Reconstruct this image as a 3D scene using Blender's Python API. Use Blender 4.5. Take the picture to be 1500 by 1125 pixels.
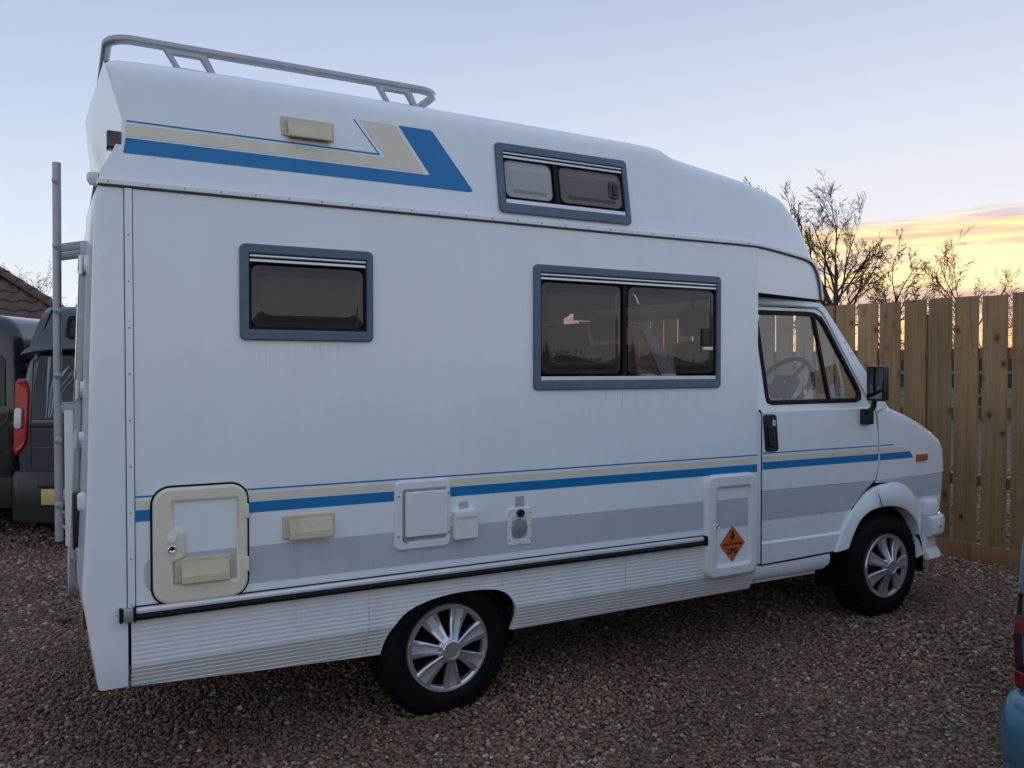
import bpy, bmesh, math, random
import numpy as np
from mathutils import Vector, Matrix
from mathutils.geometry import delaunay_2d_cdt

random.seed(7)
RNG = np.random.default_rng(7)
for o in list(bpy.data.objects):
    bpy.data.objects.remove(o)
SC = bpy.context.scene
COL = SC.collection
rad = math.radians

# ------------------------------------------------------------------ camera
HEAD = 61.5                       # the way the photographer looks, from the motorhome's long axis
CAM = Vector((-0.21, -3.3, 1.54))
cam_d = bpy.data.cameras.new('camera')
cam_d.sensor_width = 36.0
cam_d.lens = 29.11
cam_d.clip_start = 0.05
cam_d.clip_end = 2000
cam = bpy.data.objects.new('camera', cam_d)
COL.objects.link(cam)
cam.location = CAM
cam.rotation_euler = (rad(90 - 1.063), 0, rad(HEAD - 90))
SC.camera = cam

# ------------------------------------------------------------------ sky
SUN_AZ = math.atan2(0.508, 0.860)          # direction of the low sun in the plan
SUN_EL = rad(2.4)
W = bpy.data.worlds.new('World')
SC.world = W
W.use_nodes = True
nt = W.node_tree
nt.nodes.clear()


def N(tree, kind, **kw):
    n = tree.nodes.new(kind)
    for k, v in kw.items():
        if k.startswith('i_'):
            n.inputs[k[2:].replace('_', ' ')].default_value = v
        else:
            setattr(n, k, v)
    return n


def math_node(tree, op, a=None, b=None, clamp=False):
    n = tree.nodes.new('ShaderNodeMath')
    n.operation = op
    n.use_clamp = clamp
    for i, v in enumerate((a, b)):
        if v is None:
            continue
        if isinstance(v, (int, float)):
            n.inputs[i].default_value = v
        else:
            tree.links.new(v, n.inputs[i])
    return n.outputs[0]


def ramp(tree, src, stops, interp='LINEAR'):
    n = tree.nodes.new('ShaderNodeValToRGB')
    n.color_ramp.interpolation = interp
    els = n.color_ramp.elements
    while len(els) > 1:
        els.remove(els[0])
    els[0].position = stops[0][0]
    els[0].color = (*stops[0][1], 1)
    for p, c in stops[1:]:
        e = els.new(p)
        e.color = (*c, 1)
    tree.links.new(src, n.inputs[0])
    return n.outputs[0]


def mixc(tree, fac, a, b, mode='MIX'):
    n = tree.nodes.new('ShaderNodeMix')
    n.data_type = 'RGBA'
    n.blend_type = mode
    for sock, v in ((n.inputs[0], fac), (n.inputs[6], a), (n.inputs[7], b)):
        if isinstance(v, (int, float)):
            sock.default_value = v
        elif isinstance(v, tuple):
            sock.default_value = (*v, 1) if len(v) == 3 else v
        else:
            tree.links.new(v, sock)
    return n.outputs[2]


def build_sky():
    sky = N(nt, 'ShaderNodeTexSky', sky_type='NISHITA', sun_disc=False)
    sky.sun_elevation = SUN_EL
    sky.sun_rotation = rad(90) - SUN_AZ
    sky.air_density = 1.0
    sky.dust_density = 0.6
    sky.ozone_density = 2.0
    tc = N(nt, 'ShaderNodeTexCoord')
    sep = N(nt, 'ShaderNodeSeparateXYZ')
    nt.links.new(tc.outputs['Generated'], sep.inputs[0])
    x, y, z = sep.outputs
    # cosine of the angle from the sun's azimuth, in the plan
    ca = math_node(nt, 'ADD', math_node(nt, 'MULTIPLY', x, math.cos(SUN_AZ)),
                   math_node(nt, 'MULTIPLY', y, math.sin(SUN_AZ)))
    cap = math_node(nt, 'MAXIMUM', ca, 0.0)
    zc = math_node(nt, 'MAXIMUM', z, 0.0)
    # dusk air: lavender blue above, cream low down
    dusk = ramp(nt, zc, [(0.0, (0.88, 0.79, 0.74)), (0.05, (0.80, 0.81, 0.84)), (0.14, (0.66, 0.74, 0.85)),
                         (0.28, (0.48, 0.57, 0.755)), (0.45, (0.372, 0.442, 0.625)), (1.0, (0.39, 0.475, 0.675))])
    base = mixc(nt, 0.92, mixc(nt, 1.0, sky.outputs[0], (0.7, 0.7, 0.7), 'MULTIPLY'),
                mixc(nt, 1.0, dusk, (SKYK,) * 3, 'MULTIPLY'))
    # paler towards the sunset
    base = mixc(nt, math_node(nt, 'MULTIPLY', math_node(nt, 'POWER', cap, 3.0), N_map(nt, z, 0.55, 0.0)), base,
                (SKYK * 0.75, SKYK * 0.74, SKYK * 0.77))
    # thin cloud streaks low over the sunset
    def streak(scale, loc, detail, rough):
        mp = N(nt, 'ShaderNodeMapping')
        mp.inputs['Scale'].default_value = scale
        mp.inputs['Location'].default_value = loc
        nt.links.new(tc.outputs['Generated'], mp.inputs[0])
        n1 = N(nt, 'ShaderNodeTexNoise', i_Scale=1.0, i_Detail=detail, i_Roughness=rough, i_Distortion=0.35)
        nt.links.new(mp.outputs[0], n1.inputs['Vector'])
        return n1.outputs[0]
    fine = streak((6.0, 6.0, 92.0), (0.3, 0.9, 0.2), 7.0, 0.62)
    broad = streak((3.0, 3.0, 30.0), (3.1, 1.7, 0.4), 4.0, 0.5)
    wob = math_node(nt, 'MULTIPLY', math_node(nt, 'SUBTRACT', broad, 0.5), 0.07)
    zz = math_node(nt, 'ADD', z, wob)
    near = math_node(nt, 'POWER', cap, 7.0)
    cover = math_node(nt, 'MULTIPLY', near, N_map(nt, zz, 0.172, 0.142))
    # the deck itself: bright gilded streaks, mauve gaps
    deck = ramp(nt, fine, [(0.40, (0.52, 0.36, 0.35)), (0.46, (0.74, 0.46, 0.32)), (0.50, (1.00, 0.63, 0.26)),
                           (0.55, (1.15, 0.80, 0.34)), (0.63, (1.32, 1.02, 0.52))])
    c = mixc(nt, cover, base, mixc(nt, 1.0, deck, (SKYK,) * 3, 'MULTIPLY'))
    # the sun's own glow behind it
    hi = math_node(nt, 'POWER', cap, 45.0)
    core = math_node(nt, 'MULTIPLY', hi, N_bell(nt, zz, 0.108, 0.048))
    c = mixc(nt, math_node(nt, 'MULTIPLY', core, 0.62), c, (SKYK * 1.6, SKYK * 1.3, SKYK * 0.70))
    # a mauve bar under it and the orange strip on the horizon
    bar = math_node(nt, 'MULTIPLY', near, N_bell(nt, math_node(nt, 'ADD', z, math_node(nt, 'MULTIPLY', wob, 0.25)), 0.068, 0.026))
    c = mixc(nt, math_node(nt, 'MULTIPLY', bar, 0.85), c, (SKYK * 0.70, SKYK * 0.47, SKYK * 0.40))
    strip = math_node(nt, 'MULTIPLY', near, N_map(nt, z, 0.055, 0.040))
    c = mixc(nt, math_node(nt, 'MULTIPLY', strip, 0.9), c, mixc(nt, broad, (SKYK * 1.5, SKYK * 0.80, SKYK * 0.28), (SKYK * 0.9, SKYK * 0.55, SKYK * 0.42)))
    bg = N(nt, 'ShaderNodeBackground')
    bg.inputs['Strength'].default_value = 0.12
    nt.links.new(c, bg.inputs[0])
    out = N(nt, 'ShaderNodeOutputWorld')
    nt.links.new(bg.outputs[0], out.inputs[0])


def N_map(tree, v, top, bottom):
    """1 below «bottom», 0 above «top»"""
    n = tree.nodes.new('ShaderNodeMapRange')
    n.interpolation_type = 'SMOOTHSTEP'
    n.inputs[1].default_value = bottom
    n.inputs[2].default_value = top
    n.inputs[3].default_value = 1.0
    n.inputs[4].default_value = 0.0
    tree.links.new(v, n.inputs[0])
    return n.outputs[0]


def N_bell(tree, v, mid, half):
    d = math_node(tree, 'ABSOLUTE', math_node(tree, 'SUBTRACT', v, mid))
    return N_map(tree, d, half, half * 0.25)


SKYK = 7.7
build_sky()

sun_d = bpy.data.lights.new('sun', 'SUN')
sun_d.energy = 0.6
sun_d.angle = rad(10)
sun_d.color = (1.0, 0.72, 0.45)
sun = bpy.data.objects.new('sun', sun_d)
COL.objects.link(sun)
sun.rotation_euler = Vector((-math.cos(SUN_AZ) * math.cos(SUN_EL), -math.sin(SUN_AZ) * math.cos(SUN_EL),
                             -math.sin(SUN_EL))).to_track_quat('-Z', 'Y').to_euler()

SC.view_settings.view_transform = 'Standard'
SC.view_settings.look = 'None'
SC.view_settings.gamma = 1.0
SC.view_settings.use_curve_mapping = False
SC.view_settings.exposure = 0.40
SC.cycles.max_bounces = 8
SC.cycles.transparent_max_bounces = 24


# ------------------------------------------------------------------ materials
MATS = {}


def mat(name, col, rough=0.5, metal=0.0, coat=0.0, vary=0.0, vscale=6.0, bump=0.0, bscale=60.0, spec=0.5,
        dirt=None, rvary=0.0):
    """Plain painted / moulded / metal surface with a little unevenness of colour, gloss and relief."""
    m = bpy.data.materials.new(name)
    m.use_nodes = True
    t = m.node_tree
    b = t.nodes['Principled BSDF']
    b.inputs['Roughness'].default_value = rough
    b.inputs['Metallic'].default_value = metal
    b.inputs['Coat Weight'].default_value = coat
    b.inputs['Coat Roughness'].default_value = 0.12
    b.inputs['Specular IOR Level'].default_value = spec
    b.inputs['Base Color'].default_value = (*col, 1)
    tc = N(t, 'ShaderNodeTexCoord')
    if vary or dirt:
        n = N(t, 'ShaderNodeTexNoise', i_Scale=vscale, i_Detail=5.0, i_Roughness=0.6)
        t.links.new(tc.outputs['Object'], n.inputs['Vector'])
        lo = tuple(c * (1 - vary) for c in col)
        hi = tuple(min(1, c * (1 + vary)) for c in col)
        c = ramp(t, n.outputs[0], [(0.3, lo), (0.7, hi)])
        if dirt:
            mp = N(t, 'ShaderNodeMapping')
            mp.inputs['Scale'].default_value = (14, 14, 1.1)
            t.links.new(tc.outputs['Object'], mp.inputs[0])
            n2 = N(t, 'ShaderNodeTexNoise', i_Scale=1.0, i_Detail=6.0, i_Roughness=0.65)
            t.links.new(mp.outputs[0], n2.inputs['Vector'])
            f = ramp(t, n2.outputs[0], [(0.52, (0, 0, 0)), (0.80, (dirt[3],) * 3)])
            c = mixc(t, f, c, tuple(dirt[:3]))
        t.links.new(c, b.inputs['Base Color'])
        if rvary:
            r = math_node(t, 'ADD', rough - rvary * 0.5, math_node(t, 'MULTIPLY', n.outputs[0], rvary))
            t.links.new(r, b.inputs['Roughness'])
    if bump:
        n3 = N(t, 'ShaderNodeTexNoise', i_Scale=bscale, i_Detail=3.0)
        t.links.new(tc.outputs['Object'], n3.inputs['Vector'])
        bp = N(t, 'ShaderNodeBump')
        bp.inputs['Strength'].default_value = bump
        bp.inputs['Distance'].default_value = 0.01
        t.links.new(n3.outputs[0], bp.inputs['Height'])
        t.links.new(bp.outputs[0], b.inputs['Normal'])
    MATS[name] = m
    return m


def glass(name, tint, rough=0.0, body=None, bodymix=0.0, ior=1.45):
    """Thin pane: tinted see-through plus a Fresnel reflection."""
    m = bpy.data.materials.new(name)
    m.use_nodes = True
    t = m.node_tree
    t.nodes.clear()
    tr = N(t, 'ShaderNodeBsdfTransparent')
    tr.inputs[0].default_value = (*tint, 1)
    gl = N(t, 'ShaderNodeBsdfGlossy')
    gl.inputs['Roughness'].default_value = rough
    gl.inputs['Color'].default_value = (1, 1, 1, 1)
    fr = N(t, 'ShaderNodeFresnel')
    fr.inputs[0].default_value = ior
    tc = N(t, 'ShaderNodeTexCoord')
    nz = N(t, 'ShaderNodeTexNoise', i_Scale=3.0, i_Detail=1.0)
    t.links.new(tc.outputs['Object'], nz.inputs['Vector'])
    bp = N(t, 'ShaderNodeBump')
    bp.inputs['Strength'].default_value = 0.06
    bp.inputs['Distance'].default_value = 0.02
    t.links.new(nz.outputs[0], bp.inputs['Height'])
    t.links.new(bp.outputs[0], gl.inputs['Normal'])
    under = tr.outputs[0]
    if body:
        df = N(t, 'ShaderNodeBsdfDiffuse')
        df.inputs[0].default_value = (*body, 1)
        mx = N(t, 'ShaderNodeMixShader')
        mx.inputs[0].default_value = bodymix
        t.links.new(tr.outputs[0], mx.inputs[1])
        t.links.new(df.outputs[0], mx.inputs[2])
        under = mx.outputs[0]
    ms = N(t, 'ShaderNodeMixShader')
    t.links.new(fr.outputs[0], ms.inputs[0])
    t.links.new(under, ms.inputs[1])
    t.links.new(gl.outputs[0], ms.inputs[2])
    out = N(t, 'ShaderNodeOutputMaterial')
    t.links.new(ms.outputs[0], out.inputs[0])
    MATS[name] = m
    return m


mat('white_paint', (0.845, 0.89, 0.905), 0.32, coat=0.6, vary=0.03, vscale=1.7, bump=0.10, bscale=2.6, dirt=(0.60, 0.58, 0.54, 0.12), rvary=0.1)
mat('fibreglass', (0.845, 0.89, 0.905), 0.26, vary=0.02, vscale=2.0, bump=0.03, bscale=5, dirt=(0.60, 0.60, 0.56, 0.10), coat=0.6)
mat('cab_paint', (0.845, 0.88, 0.895), 0.25, coat=0.7, vary=0.02, vscale=3, dirt=(0.55, 0.52, 0.47, 0.12))
mat('skirt_white', (0.80, 0.815, 0.80), 0.42, vary=0.04, vscale=4, dirt=(0.45, 0.42, 0.36, 0.16))
mat('cream_plastic', (0.82, 0.745, 0.57), 0.42, vary=0.03, vscale=9, dirt=(0.42, 0.38, 0.28, 0.3))
mat('yellowed_plastic', (0.62, 0.55, 0.37), 0.5, vary=0.06, vscale=14, dirt=(0.25, 0.22, 0.14, 0.4))
mat('white_plastic', (0.80, 0.80, 0.78), 0.4, vary=0.02, vscale=9, dirt=(0.45, 0.42, 0.36, 0.2))
mat('stripe_blue', (0.006, 0.19, 0.46), 0.35, vary=0.06, vscale=8)
mat('stripe_cream', (0.78, 0.71, 0.56), 0.4, vary=0.04, vscale=8)
mat('stripe_grey', (0.52, 0.55, 0.59), 0.4, vary=0.04, vscale=4, dirt=(0.30, 0.30, 0.32, 0.28))
mat('frame_blue_grey', (0.10, 0.145, 0.195), 0.45, vary=0.08, vscale=14)
mat('bright_aluminium', (0.86, 0.87, 0.88), 0.42, metal=0.35, vary=0.05, vscale=12)
mat('seam_grey', (0.10, 0.10, 0.105), 0.7)
mat('aluminium', (0.66, 0.67, 0.69), 0.34, metal=0.85, vary=0.06, vscale=12, rvary=0.15)
mat('dull_aluminium', (0.42, 0.43, 0.45), 0.5, metal=0.75, vary=0.12, vscale=16, rvary=0.2)
mat('chrome', (0.75, 0.76, 0.78), 0.12, metal=1.0)
mat('silver_paint', (0.66, 0.67, 0.70), 0.27, metal=0.8, vary=0.05, vscale=30)
mat('silver_mesh', (0.60, 0.61, 0.64), 0.36, metal=0.75, vary=0.10, vscale=60, bump=0.4, bscale=420)
mat('black_rubber', (0.008, 0.008, 0.009), 0.6, spec=0.25, vary=0.2, vscale=10)
mat('tyre_rubber', (0.006, 0.006, 0.0065), 0.62, vary=0.3, vscale=14, bump=0.15, bscale=90, dirt=(0.03, 0.026, 0.022, 0.3), spec=0.15)
mat('black_plastic', (0.014, 0.014, 0.015), 0.38, vary=0.15, vscale=14)
mat('underbody', (0.008, 0.008, 0.008), 0.9, spec=0.1, vary=0.3, vscale=6, bump=0.3, bscale=30)
mat('liner', (0.16, 0.13, 0.11), 0.8, vary=0.08, vscale=5)
mat('seat_cloth', (0.06, 0.055, 0.055), 0.9, vary=0.2, vscale=14, bump=0.3, bscale=160)
mat('seat_cloth_brown', (0.10, 0.07, 0.06), 0.9, vary=0.2, vscale=14, bump=0.3, bscale=160)
mat('dash', (0.035, 0.035, 0.038), 0.6, vary=0.15, vscale=8)
mat('orange_lens', (0.50, 0.11, 0.015), 0.2, coat=0.5, vary=0.15, vscale=60)
mat('red_lens', (0.42, 0.008, 0.008), 0.3, coat=0.25, spec=0.3, vary=0.35, vscale=40)
mat('deep_red_lens', (0.16, 0.010, 0.012), 0.15, coat=0.6, vary=0.3, vscale=30)
mat('dark_red_lens', (0.035, 0.006, 0.008), 0.2, coat=0.5, vary=0.2, vscale=30)
mat('clear_lens', (0.55, 0.57, 0.60), 0.15, coat=0.6, vary=0.2, vscale=60)
mat('sticker_orange', (0.62, 0.13, 0.035), 0.45)
mat('sticker_white', (0.68, 0.72, 0.76), 0.5)
mat('ink', (0.02, 0.02, 0.02), 0.6)
mat('ink_red', (0.35, 0.02, 0.03), 0.5)
mat('grime', (0.42, 0.43, 0.45), 0.8, vary=0.2, vscale=60)
mat('number_plate', (0.62, 0.50, 0.16), 0.35)
mat('curtain', (0.42, 0.50, 0.56), 0.9, vary=0.1, vscale=20)
mat('glow_block_beige', (0.30, 0.25, 0.21), 0.9, vary=0.1, vscale=8)
mat('charcoal_paint', (0.036, 0.042, 0.052), 0.26, coat=0.8, vary=0.05, vscale=30)
mat('black_paint', (0.010, 0.010, 0.012), 0.22, coat=0.8)
mat('teal_paint', (0.055, 0.195, 0.285), 0.28, coat=0.8, metal=0.25, vary=0.04, vscale=40)
mat('royal_paint', (0.02, 0.05, 0.26), 0.28, coat=0.7)
mat('rust', (0.09, 0.045, 0.03), 0.7, metal=0.3, vary=0.3, vscale=90)
mat('bark', (0.055, 0.042, 0.033), 0.9, vary=0.25, vscale=10)
mat('twig', (0.075, 0.055, 0.042), 0.9, vary=0.2, vscale=8)
mat('dry_leaf', (0.13, 0.075, 0.035), 0.85, vary=0.3, vscale=3)
mat('hedge_leaf', (0.030, 0.042, 0.020), 0.8, vary=0.4, vscale=2)
mat('grass_green', (0.085, 0.115, 0.035), 0.9, vary=0.35, vscale=1.5)
mat('weed', (0.05, 0.11, 0.03), 0.7, vary=0.3, vscale=10)
mat('roof_tile', (0.105, 0.066, 0.048), 0.85, vary=0.25, vscale=3, bump=0.3, bscale=90)
mat('house_wall', (0.30, 0.24, 0.20), 0.9, vary=0.1, vscale=3)
mat('fascia', (0.04, 0.035, 0.03), 0.6)
mat('mirror_glass', (0.22, 0.24, 0.26), 0.02, metal=1.0)
mat('white_pipe', (0.7, 0.72, 0.76), 0.4)
glass('smoked_acrylic', (0.42, 0.36, 0.34), 0.02, (0.24, 0.18, 0.155), 0.22, 1.47)
glass('mid_acrylic', (0.45, 0.40, 0.38), 0.03, (0.34, 0.29, 0.27), 0.42, 1.5)
glass('pale_acrylic', (0.55, 0.50, 0.48), 0.03, (0.58, 0.56, 0.55), 0.68, 1.5)
glass('window_glass', (0.90, 0.93, 0.92), 0.0, (0.45, 0.46, 0.46), 0.025, 1.8)
glass('dark_glass', (0.16, 0.18, 0.20), 0.0, (0.02, 0.025, 0.03), 0.25)


def stain_mat():
    m = bpy.data.materials.new('water_stain')
    m.use_nodes = True
    t = m.node_tree
    t.nodes.clear()
    tc = N(t, 'ShaderNodeTexCoord')
    mp = N(t, 'ShaderNodeMapping')
    mp.inputs['Scale'].default_value = (90, 90, 3.0)
    t.links.new(tc.outputs['Object'], mp.inputs[0])
    n = N(t, 'ShaderNodeTexNoise', i_Scale=1.0, i_Detail=4.0, i_Roughness=0.6)
    t.links.new(mp.outputs[0], n.inputs['Vector'])
    se = N(t, 'ShaderNodeSeparateXYZ')
    t.links.new(tc.outputs['Generated'], se.inputs[0])
    run = math_node(t, 'POWER', se.outputs[2], 1.6)
    ends = math_node(t, 'MULTIPLY', math_node(t, 'MULTIPLY', se.outputs[0], math_node(t, 'SUBTRACT', 1.0, se.outputs[0])), 4.0)
    a = ramp(t, n.outputs[0], [(0.48, (0, 0, 0)), (0.74, (0.17, 0.17, 0.17))])
    al = math_node(t, 'MULTIPLY', math_node(t, 'MULTIPLY', a, run), ends, True)
    d = N(t, 'ShaderNodeBsdfDiffuse')
    d.inputs[0].default_value = (0.16, 0.14, 0.11, 1)
    tr = N(t, 'ShaderNodeBsdfTransparent')
    ms = N(t, 'ShaderNodeMixShader')
    t.links.new(al, ms.inputs[0])
    t.links.new(tr.outputs[0], ms.inputs[1])
    t.links.new(d.outputs[0], ms.inputs[2])
    o = N(t, 'ShaderNodeOutputMaterial')
    t.links.new(ms.outputs[0], o.inputs[0])
    MATS['water_stain'] = m


stain_mat()


def wood_mat(name, light, dark, knots=True):
    m = bpy.data.materials.new(name)
    m.use_nodes = True
    t = m.node_tree
    b = t.nodes['Principled BSDF']
    b.inputs['Roughness'].default_value = 0.78
    tc = N(t, 'ShaderNodeTexCoord')
    oi = N(t, 'ShaderNodeObjectInfo')
    off = N(t, 'ShaderNodeCombineXYZ')
    r1 = math_node(t, 'MULTIPLY', oi.outputs['Random'], 37.0)
    for i in range(3):
        t.links.new(r1, off.inputs[i])
    va = N(t, 'ShaderNodeVectorMath')
    va.operation = 'ADD'
    t.links.new(tc.outputs['Object'], va.inputs[0])
    t.links.new(off.outputs[0], va.inputs[1])
    # knots: sparse rings that bend the grain
    mk = N(t, 'ShaderNodeMapping')
    mk.inputs['Scale'].default_value = (6.0, 6.0, 4.2)
    t.links.new(va.outputs[0], mk.inputs[0])
    vo = N(t, 'ShaderNodeTexVoronoi', i_Scale=1.0, i_Randomness=1.0)
    t.links.new(mk.outputs[0], vo.inputs['Vector'])
    dist = vo.outputs['Distance']
    mg = N(t, 'ShaderNodeMapping')
    mg.inputs['Scale'].default_value = (34, 34, 1.3)
    t.links.new(va.outputs[0], mg.inputs[0])
    gn = N(t, 'ShaderNodeTexNoise', i_Scale=1.0, i_Detail=7.0, i_Roughness=0.6, i_Distortion=0.6)
    t.links.new(mg.outputs[0], gn.inputs['Vector'])
    grain = gn.outputs[0]
    n2 = N(t, 'ShaderNodeTexNoise', i_Scale=2.2, i_Detail=3.0)
    t.links.new(va.outputs[0], n2.inputs['Vector'])
    c = ramp(t, grain, [(0.30, dark), (0.55, light), (0.75, tuple(v * 1.15 for v in light))])
    tone = math_node(t, 'ADD', 0.50, math_node(t, 'ADD', math_node(t, 'MULTIPLY', oi.outputs['Random'], 0.45),
                                               math_node(t, 'MULTIPLY', n2.outputs[0], 0.4)))
    cc = N(t, 'ShaderNodeCombineColor')
    for i in range(3):
        t.links.new(tone, cc.inputs[i])
    c = mixc(t, 1.0, c, cc.outputs[0], 'MULTIPLY')
    if knots:
        k = ramp(t, dist, [(0.075, (1, 1, 1)), (0.115, (0.40, 0.40, 0.40)), (0.24, (0, 0, 0))])
        c = mixc(t, k, c, tuple(v * 0.30 for v in dark))
    t.links.new(c, b.inputs['Base Color'])
    bp = N(t, 'ShaderNodeBump')
    bp.inputs['Strength'].default_value = 0.25
    bp.inputs['Distance'].default_value = 0.004
    t.links.new(grain, bp.inputs['Height'])
    t.links.new(bp.outputs[0], b.inputs['Normal'])
    MATS[name] = m


wood_mat('fence_wood', (0.37, 0.225, 0.098), (0.25, 0.148, 0.066))
wood_mat('rail_wood', (0.30, 0.16, 0.07), (0.18, 0.09, 0.04), False)
wood_mat('sleeper_wood', (0.14, 0.060, 0.032), (0.08, 0.034, 0.02), False)
wood_mat('grey_rail', (0.26, 0.25, 0.23), (0.16, 0.15, 0.14), False)


def gravel_ground_mat():
    m = bpy.data.materials.new('gravel_bed')
    m.use_nodes = True
    t = m.node_tree
    b = t.nodes['Principled BSDF']
    b.inputs['Roughness'].default_value = 0.9
    tc = N(t, 'ShaderNodeTexCoord')
    vo = N(t, 'ShaderNodeTexVoronoi', i_Scale=42.0)
    t.links.new(tc.outputs['Object'], vo.inputs['Vector'])
    sp = N(t, 'ShaderNodeSeparateColor')
    t.links.new(vo.outputs['Color'], sp.inputs[0])
    c = ramp(t, sp.outputs[0], PEB)
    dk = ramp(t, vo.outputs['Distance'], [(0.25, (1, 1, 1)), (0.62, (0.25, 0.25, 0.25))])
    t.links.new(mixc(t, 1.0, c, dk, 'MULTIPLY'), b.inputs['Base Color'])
    bp = N(t, 'ShaderNodeBump')
    bp.invert = True
    bp.inputs['Strength'].default_value = 0.9
    bp.inputs['Distance'].default_value = 0.02
    t.links.new(vo.outputs['Distance'], bp.inputs['Height'])
    t.links.new(bp.outputs[0], b.inputs['Normal'])
    MATS['gravel_bed'] = m
    p = bpy.data.materials.new('pebble')
    p.use_nodes = True
    t = p.node_tree
    b = t.nodes['Principled BSDF']
    b.inputs['Roughness'].default_value = 0.7
    oi = N(t, 'ShaderNodeObjectInfo')
    c = ramp(t, oi.outputs['Random'], PEB)
    tc = N(t, 'ShaderNodeTexCoord')
    n = N(t, 'ShaderNodeTexNoise', i_Scale=160.0, i_Detail=3.0)
    t.links.new(tc.outputs['Object'], n.inputs['Vector'])
    v = ramp(t, n.outputs[0], [(0.3, (0.72, 0.72, 0.72)), (0.7, (1.15, 1.15, 1.15))])
    ge = N(t, 'ShaderNodeNewGeometry')
    big = N(t, 'ShaderNodeTexNoise', i_Scale=0.9, i_Detail=4.0)
    t.links.new(ge.outputs['Position'], big.inputs['Vector'])
    patch = ramp(t, big.outputs[0], [(0.32, (0.66, 0.63, 0.62)), (0.62, (1.12, 1.12, 1.12))])
    c2 = mixc(t, 1.0, mixc(t, 1.0, c, v, 'MULTIPLY'), patch, 'MULTIPLY')
    t.links.new(c2, b.inputs['Base Color'])
    MATS['pebble'] = p


PEB = [(0.0, (0.10, 0.056, 0.036)), (0.14, (0.25, 0.138, 0.078)), (0.30, (0.18, 0.110, 0.071)),
       (0.46, (0.29, 0.173, 0.099)), (0.60, (0.215, 0.155, 0.115)), (0.72, (0.33, 0.205, 0.113)),
       (0.83, (0.13, 0.078, 0.053)), (0.90, (0.37, 0.255, 0.155)), (0.965, (0.44, 0.34, 0.235)), (1.0, (0.58, 0.50, 0.40))]
gravel_ground_mat()


# ------------------------------------------------------------------ mesh helpers
def link(name, me, m=None, parent=None, angle=38, smooth=True):
    o = bpy.data.objects.new(name, me)
    COL.objects.link(o)
    if m is not None and not me.materials:
        me.materials.append(MATS[m])
    if smooth:
        me.polygons.foreach_set('use_smooth', [True] * len(me.polygons))
        me.set_sharp_from_angle(angle=rad(angle))
    if parent is not None:
        o.parent = parent
    return o


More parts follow.
